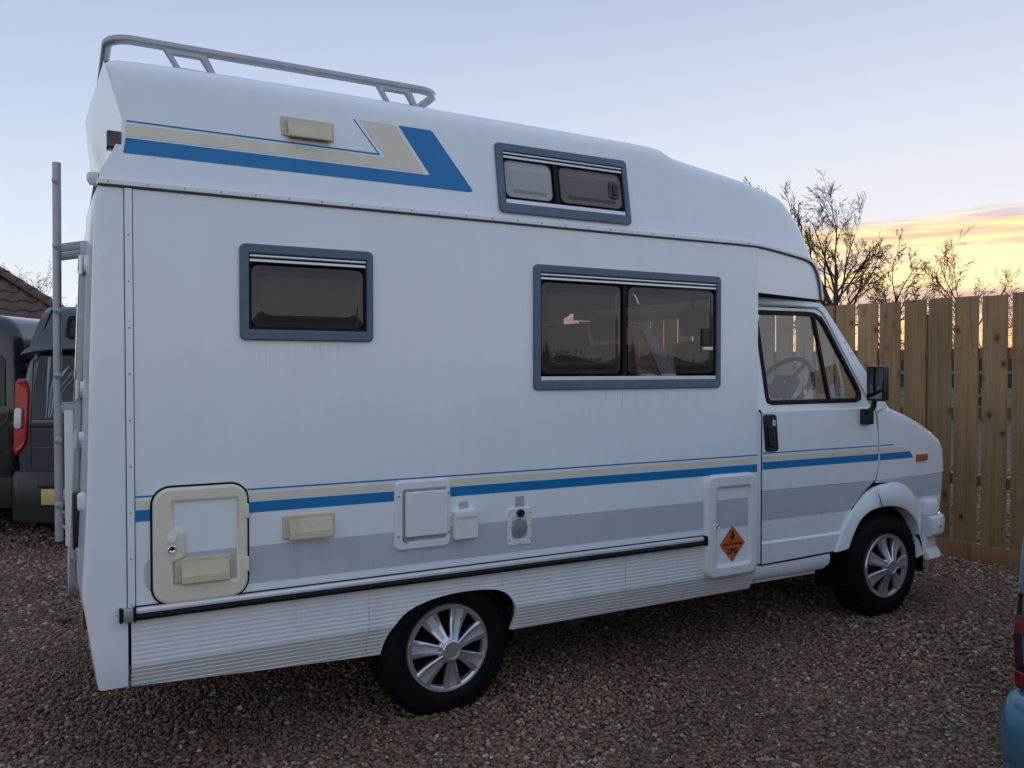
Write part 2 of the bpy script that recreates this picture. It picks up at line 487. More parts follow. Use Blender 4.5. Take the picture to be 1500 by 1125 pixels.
class MB:
    """Collects vertices and faces, then makes one mesh."""

    def __init__(self):
        self.v = []
        self.f = []

    def add(self, vs, fs):
        k = len(self.v)
        self.v += [tuple(p) for p in vs]
        self.f += [tuple(i + k for i in q) for q in fs]
        return self

    def box(self, x0, x1, y0, y1, z0, z1, b=0.0, M=None):
        """Box with chamfered edges."""
        if b <= 0:
            vs = [(x, y, z) for x in (x0, x1) for y in (y0, y1) for z in (z0, z1)]
            fs = [(0, 1, 3, 2), (4, 6, 7, 5), (0, 4, 5, 1), (2, 3, 7, 6), (0, 2, 6, 4), (1, 5, 7, 3)]
        else:
            bm = bmesh.new()
            bmesh.ops.create_cube(bm, size=1.0)
            for v in bm.verts:
                v.co = ((x0 + x1) / 2 + v.co.x * (x1 - x0), (y0 + y1) / 2 + v.co.y * (y1 - y0), (z0 + z1) / 2 + v.co.z * (z1 - z0))
            bmesh.ops.bevel(bm, geom=bm.edges[:], offset=b, segments=2, profile=0.6, affect='EDGES')
            bm.verts.index_update()
            vs = [tuple(v.co) for v in bm.verts]
            fs = [tuple(v.index for v in f.verts) for f in bm.faces]
            bm.free()
        if M is not None:
            vs = [tuple(M @ Vector(p)) for p in vs]
        return self.add(vs, fs)

    def tube(self, pts, r, n=10, caps=True, taper=None):
        pts = [Vector(p) for p in pts]
        rings = []
        up = Vector((0, 0, 1))
        prev = None
        for i, p in enumerate(pts):
            a = pts[max(i - 1, 0)]
            b = pts[min(i + 1, len(pts) - 1)]
            d = (b - a).normalized()
            if prev is None:
                ref = up if abs(d.z) < 0.9 else Vector((1, 0, 0))
                u = d.cross(ref).normalized()
            else:
                u = (prev - d * prev.dot(d)).normalized()
            prev = u
            w = d.cross(u)
            rr = r if taper is None else taper[i]
            rings.append([p + (u * math.cos(2 * math.pi * k / n) + w * math.sin(2 * math.pi * k / n)) * rr for k in range(n)])
        vs = [q for rg in rings for q in rg]
        fs = []
        for i in range(len(rings) - 1):
            for k in range(n):
                k2 = (k + 1) % n
                fs.append((i * n + k, i * n + k2, (i + 1) * n + k2, (i + 1) * n + k))
        if caps:
            fs.append(tuple(range(n))[::-1])
            fs.append(tuple((len(rings) - 1) * n + k for k in range(n)))
        return self.add(vs, fs)

    def lathe(self, prof, n=48, c=(0, 0, 0), axis='y', closed=False):
        """prof: (radius, along) pairs turned about an axis through c."""
        vs, fs = [], []
        for r, h in prof:
            for k in range(n):
                a = 2 * math.pi * k / n
                if axis == 'y':
                    vs.append((c[0] + r * math.cos(a), c[1] + h, c[2] + r * math.sin(a)))
                elif axis == 'x':
                    vs.append((c[0] + h, c[1] + r * math.cos(a), c[2] + r * math.sin(a)))
                else:
                    vs.append((c[0] + r * math.cos(a), c[1] + r * math.sin(a), c[2] + h))
        m = len(prof)
        for i in range(m if closed else m - 1):
            j = (i + 1) % m
            for k in range(n):
                k2 = (k + 1) % n
                fs.append((i * n + k, i * n + k2, j * n + k2, j * n + k))
        return self.add(vs, fs)

    def loft(self, rows, close=False):
        n = len(rows[0])
        vs = [p for r in rows for p in r]
        fs = []
        for i in range(len(rows) - 1):
            for k in range(n if close else n - 1):
                k2 = (k + 1) % n
                fs.append((i * n + k, i * n + k2, (i + 1) * n + k2, (i + 1) * n + k))
        return self.add(vs, fs)

    def build(self, name, m, parent=None, angle=38, fix=False):
        me = bpy.data.meshes.new(name)
        me.from_pydata(self.v, [], self.f)
        if fix:
            bm = bmesh.new()
            bm.from_mesh(me)
            bmesh.ops.recalc_face_normals(bm, faces=bm.faces)
            bm.to_mesh(me)
            bm.free()
        me.update()
        return link(name, me, m, parent, angle)


def area2(p):
    return sum(p[i][0] * p[(i + 1) % len(p)][1] - p[(i + 1) % len(p)][0] * p[i][1] for i in range(len(p))) / 2


def ccw(p):
    return list(p) if area2(p) > 0 else list(p)[::-1]


def inside(p, poly):
    x, y = p
    c = False
    n = len(poly)
    j = n - 1
    for i in range(n):
        xi, yi = poly[i]
        xj, yj = poly[j]
        if (yi > y) != (yj > y) and x < (xj - xi) * (y - yi) / (yj - yi) + xi:
            c = not c
        j = i
    return c


def dist_poly(P, poly, closed=False):
    """distance from points P (n,2) to a polyline"""
    P = np.asarray(P, float)
    A = np.asarray(poly, float)
    B = np.roll(A, -1, 0) if closed else A[1:]
    A = A if closed else A[:-1]
    d = np.full(len(P), 1e9)
    for a, b in zip(A, B):
        ab = b - a
        L = (ab @ ab) or 1e-12
        t = np.clip(((P - a) @ ab) / L, 0, 1)
        q = a + t[:, None] * ab
        d = np.minimum(d, np.hypot(*(P - q).T))
    return d


def dens(poly, step, closed=True):
    out = []
    n = len(poly)
    for i in range(n if closed else n - 1):
        a, b = poly[i], poly[(i + 1) % n]
        L = math.hypot(b[0] - a[0], b[1] - a[1])
        k = max(1, int(math.ceil(L / step)))
        for j in range(k):
            t = j / k
            out.append((a[0] + (b[0] - a[0]) * t, a[1] + (b[1] - a[1]) * t))
    if not closed:
        out.append(tuple(poly[-1]))
    return out


def smooth_line(pts, sub=6):
    """Catmull-Rom through points"""
    out = []
    n = len(pts)
    for i in range(n - 1):
        p0, p1, p2, p3 = pts[max(i - 1, 0)], pts[i], pts[i + 1], pts[min(i + 2, n - 1)]
        for k in range(sub):
            t = k / sub
            out.append(tuple(0.5 * (2 * b + (c - a) * t + (2 * a - 5 * b + 4 * c - d) * t * t + (3 * b - a - 3 * c + d) * t ** 3)
                             for a, b, c, d in zip(p0, p1, p2, p3)))
    out.append(tuple(pts[-1]))
    return out


def rrect(x0, x1, z0, z1, r, n=6):
    r4 = r if isinstance(r, (tuple, list)) else (r,) * 4      # bl, br, tr, tl
    out = []
    for (cx, cz, a0), rr in zip(((x0, z0, 180), (x1, z0, 270), (x1, z1, 0), (x0, z1, 90)), r4):
        sx = 1 if cx == x0 else -1
        sz = 1 if cz == z0 else -1
        for k in range(n + 1):
            a = rad(a0 + 90 * k / n)
            out.append((cx + sx * rr + rr * math.cos(a), cz + sz * rr + rr * math.sin(a)))
            if rr == 0:
                break
    return out


def offset_poly(p, d):
    """moves a counter-clockwise outline inwards by d"""
    n = len(p)
    out = []
    for i in range(n):
        a, b, c = Vector(p[i - 1]), Vector(p[i]), Vector(p[(i + 1) % n])
        e1 = (b - a).normalized() if (b - a).length > 1e-9 else (c - b).normalized()
        e2 = (c - b).normalized() if (c - b).length > 1e-9 else e1
        n1 = Vector((-e1.y, e1.x))
        n2 = Vector((-e2.y, e2.x))
        m = (n1 + n2)
        m = m.normalized() if m.length > 1e-6 else n1
        k = d / max(0.35, m.dot(n1))
        out.append((b.x + m.x * k, b.y + m.y * k))
    return out


def cdt(outline, holes=(), grid=None, extra=(), lines=()):
    """triangulates an outline with holes; returns 2-D vertices and triangles (counter-clockwise)"""
    loops = [ccw(outline)] + [ccw(h) for h in holes]
    vs, es = [], []
    for lp in loops:
        k = len(vs)
        vs += [Vector(q) for q in lp]
        es += [(k + i, k + (i + 1) % len(lp)) for i in range(len(lp))]
    pts = []
    if grid:
        gx, gz = grid if isinstance(grid, tuple) else (grid, grid)
        xs = [q[0] for q in loops[0]]
        zs = [q[1] for q in loops[0]]
        X, Z = np.meshgrid(np.arange(min(xs) + gx * .5, max(xs), gx), np.arange(min(zs) + gz * .5, max(zs), gz))
        pts += list(zip(X.ravel(), Z.ravel()))
    pts += list(extra)
    if pts:
        d = np.full(len(pts), 1e9)
        for lp in loops:
            d = np.minimum(d, dist_poly(pts, lp, True))
        lim = 0.3 * min(gx, gz) if grid else 0.002
        ne = len(pts) - len(extra)
        for i, q in enumerate(pts):
            if d[i] > (lim if i < ne else 0.0015) and inside(q, loops[0]) and not any(inside(q, h) for h in loops[1:]):
                vs.append(Vector(q))
    for ln in lines:
        k = len(vs)
        vs += [Vector(q) for q in ln]
        es += [(k + i, k + i + 1) for i in range(len(ln) - 1)]
    ov, oe, of, *_ = delaunay_2d_cdt(vs, es, [], 0, 1e-6)
    P = [(v.x, v.y) for v in ov]
    F = []
    for f in of:
        c = (sum(P[i][0] for i in f) / len(f), sum(P[i][1] for i in f) / len(f))
        if inside(c, loops[0]) and not any(inside(c, h) for h in loops[1:]):
            F.append(tuple(f) if area2([P[i] for i in f]) > 0 else tuple(f)[::-1])
    return P, F, loops


def flat(a, b, d=0.0):
    """the flat near side of the coach body: a along, b up, d proud of it"""
    return (a, -d, b)


def shell(name, m, parent, outline, holes=(), grid=None, f=flat, thick=0.02, extra=(), angle=38, back=True, lines=()):
    """A skin panel: curved front, back and edge faces."""
    P, F, loops = cdt(outline, holes, grid, extra, lines)
    mb = MB()
    mb.add([f(a, b, 0.0) for a, b in P], F)
    if thick:
        if back:
            mb.add([f(a, b, -thick) for a, b in P], [t[::-1] for t in F])
        for li, lp in enumerate(loops):
            n = len(lp)
            vs = [f(a, b, 0.0) for a, b in lp] + [f(a, b, -thick) for a, b in lp]
            fs = []
            for i in range(n):
                j = (i + 1) % n
                q = (i, n + i, n + j, j)
                fs.append(q if li == 0 else q[::-1])
            mb.add(vs, fs)
    return mb.build(name, m, parent, angle)


def plate(name, m, parent, outline, holes=(), d0=0.0, d1=0.012, bev=0.004, f=flat, angle=50, grid=None):
    """A raised flat moulding with a rounded front edge; d0 back, d1 front."""
    out = ccw(outline)
    hs = [ccw(h) for h in holes]
    mb = MB()
    ins = offset_poly(out, bev)
    hin = [offset_poly(h, -bev) for h in hs]
    P, F, _ = cdt(ins, hin, grid)
    mb.add([f(a, b, d1) for a, b in P], F)
    for lp, lin, hole in [(out, ins, False)] + [(h, hi, True) for h, hi in zip(hs, hin)]:
        n = len(lp)
        mid = [((p[0] + q[0] * 0.42) / 1.42, (p[1] + q[1] * 0.42) / 1.42) for p, q in zip(lp, lin)]
        rows = [[f(a, b, d0) for a, b in lp], [f(a, b, d1 - bev) for a, b in lp], [f(a, b, d1 - bev * 0.29) for a, b in mid],
                [f(a, b, d1) for a, b in lin]]
        vs = [q for r in rows for q in r]
        fs = []
        for i in range(3):
            for k in range(n):
                k2 = (k + 1) % n
                q = (i * n + k, i * n + k2, (i + 1) * n + k2, (i + 1) * n + k)
                fs.append(q[::-1] if hole else q)
        mb.add(vs, fs)
    return mb.build(name, m, parent, angle)


def text(name, s, size, m, parent, M, ext=0.0004, bold=0.0):
    """lettering as a thin mesh"""
    c = bpy.data.curves.new(name, 'FONT')
    c.body = s
    c.size = size
    c.align_x = 'CENTER'
    c.align_y = 'CENTER'
    c.extrude = ext
    c.resolution_u = 2
    c.offset = bold
    tmp = bpy.data.objects.new(name, c)
    COL.objects.link(tmp)
    bpy.context.view_layer.update()
    me = bpy.data.meshes.new_from_object(tmp.evaluated_get(bpy.context.evaluated_depsgraph_get()))
    bpy.data.objects.remove(tmp)
    bpy.data.curves.remove(c)
    me.transform(M)
    me.materials.clear()
    return link(name, me, m, parent, smooth=False)


def tag(o, label=None, cat=None, group=None, kind=None):
    for k, v in (('label', label), ('category', cat), ('group', group), ('kind', kind)):
        if v:
            o[k] = v
    return o


def thing(name, label, cat, loc=(0, 0, 0), rz=0.0, group=None):
    o = bpy.data.objects.new(name, None)
    o.empty_display_size = 0.3
    COL.objects.link(o)
    o.location = loc
    o.rotation_euler = (0, 0, rz)
    return tag(o, label, cat, group)


def copy_child(src, parent, M=None):
    c = src.copy()
    COL.objects.link(c)
    c.parent = parent
    if M is not None:
        c.matrix_local = M
    return c


FWD = Vector((math.cos(rad(HEAD)), math.sin(rad(HEAD)), 0))
RGT = Vector((math.sin(rad(HEAD)), -math.cos(rad(HEAD)), 0))


# ------------------------------------------------------------------ ground
def build_ground():
    mb = MB()
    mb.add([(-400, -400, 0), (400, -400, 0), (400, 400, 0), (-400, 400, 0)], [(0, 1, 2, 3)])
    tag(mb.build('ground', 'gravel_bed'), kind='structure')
    # the field beyond the timber edging, a slow rise
    c = CAM + FWD * 25.5
    mb = MB()
    rows = []
    for t, z in ((0, 0.30), (10, 0.55), (60, 1.3), (160, 1.45)):
        rows.append([c + FWD * t + RGT * s + Vector((0, 0, z - CAM.z)) for s in (-2, 20, 60, 120)])
    mb.loft(rows)
    o = mb.build('lawn', 'grass_green', fix=True)
    tag(o, kind='structure')


def build_gravel():
    """Loose stones, one by one where the photograph shows them apart."""
    pts = []
    a0 = rad(HEAD)
    for r0, r1, st in ((2.1, 5.2, 0.0182), (5.2, 8.5, 0.025), (8.5, 15.0, 0.042)):
        n = int(2 * r1 / st)
        g = (np.arange(n) + 0.5) * st - r1
        X, Y = np.meshgrid(g, g)
        X = X.ravel() + RNG.uniform(-.5, .5, X.size) * st * 1.3
        Y = Y.ravel() + RNG.uniform(-.5, .5, Y.size) * st * 1.3
        R = np.hypot(X, Y)
        da = np.abs((np.arctan2(Y, X) - a0 + np.pi) % (2 * np.pi) - np.pi)
        k = (R >= r0) & (R < r1) & (da < rad(40))
        X, Y = X[k] + CAM.x, Y[k] + CAM.y
        k = (X < 6.25 - .12 * Y) | (X > 6.6 - .12 * Y)
        X, Y = X[k], Y[k]
        Z = 0.002 + RNG.uniform(-.5, .6, X.size) * 0.012 + 0.006 * np.sin(X * 2.1 + Y * 1.3) * np.sin(Y * 1.7 - X)
        pts.append(np.stack([X, Y, Z, st / 0.0205 * (0.66 + 0.62 * RNG.random(X.size) ** 2.2)], 1))
    A = np.concatenate(pts)
    me = bpy.data.meshes.new('gravel')
    me.vertices.add(len(A))
    me.vertices.foreach_set('co', A[:, :3].astype(np.float32).ravel())
    at = me.attributes.new('size', 'FLOAT', 'POINT')
    at.data.foreach_set('value', A[:, 3].astype(np.float32))
    me.materials.append(MATS['pebble'])
    o = bpy.data.objects.new('gravel', me)
    COL.objects.link(o)
    tag(o, 'loose brown and grey gravel stones covering the yard', 'gravel', kind='stuff')
    g = bpy.data.node_groups.new('stones', 'GeometryNodeTree')
    g.interface.new_socket('Geometry', in_out='INPUT', socket_type='NodeSocketGeometry')
    g.interface.new_socket('Geometry', in_out='OUTPUT', socket_type='NodeSocketGeometry')
    gi = g.nodes.new('NodeGroupInput')
    go = g.nodes.new('NodeGroupOutput')
    join = g.nodes.new('GeometryNodeJoinGeometry')
    for k in range(5):
        ico = g.nodes.new('GeometryNodeMeshIcoSphere')
        ico.inputs['Radius'].default_value = 0.0125
        ico.inputs['Subdivisions'].default_value = 2
        nz = g.nodes.new('ShaderNodeTexNoise')
        nz.noise_dimensions = '4D'
        nz.inputs['W'].default_value = k * 5.3
        nz.inputs['Scale'].default_value = 60.0
        nz.inputs['Detail'].default_value = 1.0
        sub = g.nodes.new('ShaderNodeVectorMath')
        sub.operation = 'SUBTRACT'
        sub.inputs[1].default_value = (0.5, 0.5, 0.5)
        g.links.new(nz.outputs['Color'], sub.inputs[0])
        sc = g.nodes.new('ShaderNodeVectorMath')
        sc.operation = 'SCALE'
        sc.inputs['Scale'].default_value = 0.016
        g.links.new(sub.outputs[0], sc.inputs[0])
        sp = g.nodes.new('GeometryNodeSetPosition')
        g.links.new(ico.outputs['Mesh'], sp.inputs['Geometry'])
        g.links.new(sc.outputs[0], sp.inputs['Offset'])
        sm = g.nodes.new('GeometryNodeSetMaterial')
        sm.inputs['Material'].default_value = MATS['pebble']
        g.links.new(sp.outputs[0], sm.inputs['Geometry'])
        gt = g.nodes.new('GeometryNodeGeometryToInstance')
        g.links.new(sm.outputs[0], gt.inputs[0])
        g.links.new(gt.outputs[0], join.inputs[0])
    iop = g.nodes.new('GeometryNodeInstanceOnPoints')
    iop.inputs['Pick Instance'].default_value = True
    g.links.new(gi.outputs[0], iop.inputs['Points'])
    g.links.new(join.outputs[0], iop.inputs['Instance'])
    rv = g.nodes.new('FunctionNodeRandomValue')
    rv.data_type = 'FLOAT_VECTOR'
    rv.inputs[0].default_value = (-0.5, -0.5, 0)
    rv.inputs[1].default_value = (0.5, 0.5, 6.283)
    g.links.new(rv.outputs[0], iop.inputs['Rotation'])
    rs = g.nodes.new('FunctionNodeRandomValue')
    rs.data_type = 'FLOAT_VECTOR'
    rs.inputs[0].default_value = (0.62, 0.55, 0.42)
    rs.inputs[1].default_value = (1.35, 1.05, 0.85)
    rs.inputs['Seed'].default_value = 3
    na = g.nodes.new('GeometryNodeInputNamedAttribute')
    na.data_type = 'FLOAT'
    na.inputs['Name'].default_value = 'size'
    ms = g.nodes.new('ShaderNodeVectorMath')
    ms.operation = 'SCALE'
    g.links.new(rs.outputs[0], ms.inputs[0])
    g.links.new(na.outputs[0], ms.inputs['Scale'])
    g.links.new(ms.outputs[0], iop.inputs['Scale'])
    g.links.new(iop.outputs[0], go.inputs[0])
    md = o.modifiers.new('stones', 'NODES')
    md.node_group = g


# ------------------------------------------------------------------ fence beside the nose of the motorhome
def build_fence():
    k = -0.12
    ang = math.atan2(1.0, k)               # the way the fence runs (away from the camera)
    root = thing('wooden_fence', 'tall fence of upright wooden boards in front of the motorhome nose', 'fence',
                 (6.28, 0, 0), ang)
    L = math.sqrt(1 + k * k)
    # local: x along the fence, y towards the camera side is +y? (left normal) -> front face lies at y = 0
    protos = []
    for v in range(4):
        mb = MB()
        w, t = 0.184, 0.021
        mb.box(-w / 2, w / 2, -t, 0, 0, 1.988 + 0.002 * v, 0.0022)
        me = mb.build('board', 'fence_wood', root)
        protos.append(me)
    n0, n1 = -14, 42
    used = set()
    nails = None
    for i in range(n0, n1 + 1):
        yc = (0.6005 + i * 0.2145) * L
        p = protos[i % 4]
        o = p if (i % 4) not in used else copy_child(p, root)
        used.add(i % 4)
        if nails is None:
            mb = MB()
            for z in (.50, .56, 1.52, 1.58):
                for x in (-.055, .05):
                    mb.lathe([(.0042, 0), (.0038, .0014), (0, .0018)], 8, c=(x + random.uniform(-.008, .008), 0, z + random.uniform(-.008, .008)))
            nails = tag(mb.build('nails', 'rust', o, fix=True), kind='stuff')
        else:
            copy_child(nails, o)
        o.location = (yc + random.uniform(-.003, .003), random.uniform(-.002, .001), 0.128 + random.uniform(-.003, .003))
        o.rotation_euler = (random.uniform(-.003, .003), random.uniform(-.004, .004), 0)
    x0 = (0.6 + n0 * 0.2145) * L - .1
    x1 = (0.6 + n1 * 0.2145) * L + .1
    for z in (0.60, 1.62):
        MB().box(x0, x1, -0.064, -0.0225, z, z + 0.085, 0.003).build('rail', 'rail_wood', root)
    MB().box(x0, x1, -0.030, 0.012, 0.0, 0.142, 0.004).build('gravel_board', 'rail_wood', root)
    for s in (-2.45, -0.62, 1.22, 3.05, 4.88, 6.71, 8.54):
        MB().box(s - .05, s + .05, -0.165, -0.066, 0, 2.0, 0.004).build('post', 'rail_wood', root)
    return root


# ------------------------------------------------------------------ trees
class Tree:
    def __init__(self, seed):
        self.r = random.Random(seed)
        self.trunk = MB()
        self.crown = MB()
        self.tips = []

    def branch(self, p, d, L, rad_, lev, maxlev, droop, kids, ang, wig, ratio):
        r = self.r
        n = 5 if lev < 2 else (4 if lev < maxlev - 1 else 3)
        pts = [p.copy()]
        rs = [rad_]
        for i in range(n):
            d = (d + Vector((r.gauss(0, wig), r.gauss(0, wig), r.gauss(0, wig) + droop[min(lev, len(droop) - 1)]))).normalized()
            p = p + d * (L / n)
            pts.append(p.copy())
            rs.append(max(rad_ * (1 - 0.62 * (i + 1) / n), .0042))
        (self.trunk if lev < 2 else self.crown).tube(pts, rad_, n=8 if lev == 0 else (5 if lev < 3 else 3), caps=False, taper=rs)
        if lev >= maxlev:
            self.tips += pts[1:]
            return
        nk = kids[min(lev, len(kids) - 1)]
        for j in range(nk):
            t = (0.28 if lev else 0.38) + (0.72 if lev else 0.62) * (j + r.random() * 0.6) / nk
            t = min(t, 1.0)
            x = t * n
            i = min(int(x), n - 1)
            q = pts[i].lerp(pts[i + 1], x - i)
            dd = (pts[i + 1] - pts[i]).normalized()
            perp = Vector((r.gauss(0, 1), r.gauss(0, 1), r.gauss(0, 0.7)))
            perp = (perp - dd * perp.dot(dd)).normalized()
            a = rad(ang[0] + (ang[1] - ang[0]) * r.random()) * (0.75 if j == nk - 1 else 1.0)
            nd = (dd * math.cos(a) + perp * math.sin(a)).normalized()
            rr = (rs[i] + (rs[i + 1] - rs[i]) * (x - i)) * (0.5 + 0.2 * r.random())
            self.branch(q, nd, L * ratio * (0.7 + 0.55 * r.random()), max(rr, 0.0070), lev + 1, maxlev, droop, kids, ang, wig, ratio)


def make_tree(px, depth, height, seed, label, lean=(0, 0), kids=(6, 5, 5, 4, 3), maxlev=5, trunk_r=0.16, ratio=0.56, wig=0.16,
              droop=(0.05, 0.04, 0.02, 0.02, -0.01), ang=(24, 62), trunk_frac=0.55, leaves=0, group='bare trees beyond the fence', start=None,
              name='bare_tree'):
    """px is the place across the view (metres to the right per metre of depth times depth)"""
    base = Vector((CAM.x, CAM.y, 0)) + FWD * depth + RGT * px
    root = thing(name, label, 'tree', base, 0, group)
    t = Tree(seed)
    d = (Vector((0, 0, 1)) + RGT * lean[0] + FWD * lean[1]).normalized()
    t.branch(Vector((0, 0, -0.1)), d, height * trunk_frac, trunk_r, 0, maxlev, droop, kids, ang, wig, ratio)
    t.trunk.build('trunk', 'bark', root)
    if leaves:
        r = random.Random(seed + 5)
        for q in (r.choice(t.tips) for _ in range(leaves)):
            s = r.uniform(.035, .07)
            u = Vector((r.gauss(0, 1), r.gauss(0, 1), r.gauss(0, 1))).normalized() * s
            w = u.orthogonal().normalized() * s * .6
            t.crown.add([q, q + u * .5 + w, q + u, q + u * .5 - w], [(0, 1, 2, 3)])
    t.crown.build('crown', 'twig' if not leaves else 'dry_leaf', root)
    return root


def build_trees():
    def at(u, depth):
        return (u - 750) / 1213 * depth
    make_tree(at(1220, 30), 30, 9.0, 31, 'tallest bare tree, with a curved trunk, beside the motorhome roof front', lean=(-.02, 0), trunk_r=.14, wig=.13,
              kids=(11, 7, 6, 5, 4), trunk_frac=.64, ratio=.41, ang=(18, 48))
    make_tree(at(1262, 34), 34, 11.4, 12, 'bare tree half hidden behind the motorhome overcab', lean=(-.02, 0), trunk_r=.15, trunk_frac=.68, ratio=.36, ang=(16, 42), wig=.12,
              kids=(10, 7, 6, 4, 4))
    make_tree(at(1262, 30), 30, 6.9, 23, 'small wind-swept bare tree rising above the fence middle', lean=(0.02, 0), trunk_r=.10, wig=.115, ang=(20, 52),
              kids=(11, 7, 6, 5, 4), trunk_frac=.64, ratio=.39)
    make_tree(at(1440, 27), 27, 5.6, 44, 'slender young tree with a few dry leaves beyond the fence', lean=(0.0, 0), trunk_r=.075, leaves=520, ang=(20, 50),
              kids=(12, 7, 5, 4), maxlev=4, trunk_frac=.72, ratio=.44, wig=.12)
    make_tree(at(1503, 28), 28, 5.3, 53, 'leafy bare-twigged bush at the right end of the fence', trunk_r=.07, leaves=260, kids=(10, 6, 4, 3), maxlev=3, trunk_frac=.62, ratio=.45)
    make_tree(at(66, 36), 36, 7.0, 66, 'distant bare tree behind the tiled house roof', trunk_r=.11, kids=(8, 6, 4, 3), trunk_frac=.6, ratio=.48, group='bare trees behind the parked vans')


def hedge(name, label, a, b, height, depth, n, seed, m='hedge_leaf', twigs=0, cat='hedge'):
    """a long hedge of leaf-sized faces and bare shoots between two points"""
    r = random.Random(seed)
    root = thing(name, label, cat, a, 0)
    ax = (b - a)
    L = ax.length
    ax.normalize()
    side = Vector((-ax.y, ax.x, 0))
    mb = MB()
    core = []
    ns = 60
    for i in range(ns + 1):
        h = height * (0.80 + 0.12 * math.sin(i * 1.3) + 0.08 * r.random())
        row = []
        for k in range(9):
            t = math.pi * k / 8
            row.append(ax * (L * i / ns) + side * (math.cos(t) * depth * .36) + Vector((0, 0, max(0, math.sin(t)) ** .5 * h * .82)))
        core.append(row)
    MB().loft(core).build('branches', 'bark', root)
    for _ in range(n):
        s = r.random() * L
        h = height * (0.84 + 0.12 * math.sin(s / L * ns * 1.3))
        t = math.pi * r.random()
        k = r.uniform(.86, 1.1)
        q = ax * s + side * (math.cos(t) * depth * .42 * k) + Vector((0, 0, math.sin(t) ** .5 * h * k * .88))
        z = r.uniform(.05, .16) * height / 3
        u = Vector((r.gauss(0, 1), r.gauss(0, 1), r.gauss(0, 1))).normalized() * z
        w = u.orthogonal().normalized() * z * .55
        mb.add([q, q + u * .5 + w, q + u, q + u * .5 - w], [(0, 1, 2, 3)])
    mb.build('foliage', m, root)
    if twigs:
        tb = MB()
        for _ in range(twigs):
            s = r.random() * L
            q = ax * s + side * r.uniform(-.3, .3) * depth + Vector((0, 0, height * r.uniform(.5, .85)))
            d = Vector((r.gauss(0, .5), r.gauss(0, .5), 1)).normalized()
            ln = r.uniform(.3, .75) * height * .5
            tb.tube([q, q + d * ln * .5, q + (d + Vector((r.gauss(0, .2), r.gauss(0, .2), .1))) * ln], .02, n=3, caps=False, taper=[.016, .01, .004])
            for _k in range(2):
                e = (d + Vector((r.gauss(0, .6), r.gauss(0, .6), .2))).normalized()
                tb.tube([q + d * ln * .4, q + d * ln * .4 + e * ln * .5], .01, n=3, caps=False, taper=[.009, .003])
        tb.build('shoots', 'twig', root)
    return root


def build_beyond():
    g = Vector((CAM.x, CAM.y, 0))
    hedge('hedgerow', 'dark bare hedgerow along the field, seen through the fence gaps', g + FWD * 44 + RGT * 6 + Vector((0, 0, .6)),
          g + FWD * 38 + RGT * 34 + Vector((0, 0, .6)), 2.2, 1.6, 5200, 5, twigs=900)
    # timber edging of the lawn
    a = g + FWD * 25.3 + RGT * 4
    root = thing('timber_edging', 'red-brown timber edging of the lawn behind the fence', 'edging', a, rad(HEAD - 90))
    for i in range(10):
        MB().box(i * 2.4, i * 2.4 + 2.385, -.1, .1, -.02, .36, .012).build('sleeper', 'sleeper_wood', root)
    # pale rails beyond
    a = g + FWD * 27 + RGT * 4
    root = thing('post_and_rail_fence', 'pale post and rail fence on the lawn behind the board fence', 'fence', a, rad(HEAD - 90))
    for i in range(11):
        MB().box(i * 2.4 - .06, i * 2.4 + .06, -.06, .06, .2, 1.62, .01).build('post', 'grey_rail', root)
    for z in (.62, 1.36):
        MB().box(-.1, 24.2, -.11, -.062, z, z + .10, .008).build('rail', 'grey_rail', root)
    # pale pipe lying low behind the fence
    root = thing('white_pipe', 'short white pipe end lying behind the fence', 'pipe', (7.4, 0.42, 0.30), rad(100))
    MB().lathe([(0.0, -.5), (.05, -.5), (.055, -.49), (.055, .49), (.05, .5), (.042, .5), (.042, .4), (0, .4)], 20, axis='x').build('tube', 'white_pipe', root)
    MB().box(-.3, .3, -.045, .045, -.30, -.056, .004).build('stand', 'rail_wood', root)
    # hedge on the far side of the yard, behind the photographer
    hedge('yard_hedge', 'tall dark hedge at the yard edge behind the viewer, mirrored in the windows', Vector((-18, -25, 0)), Vector((34, -23, 0)), 2.6, 2.2, 5000, 9)


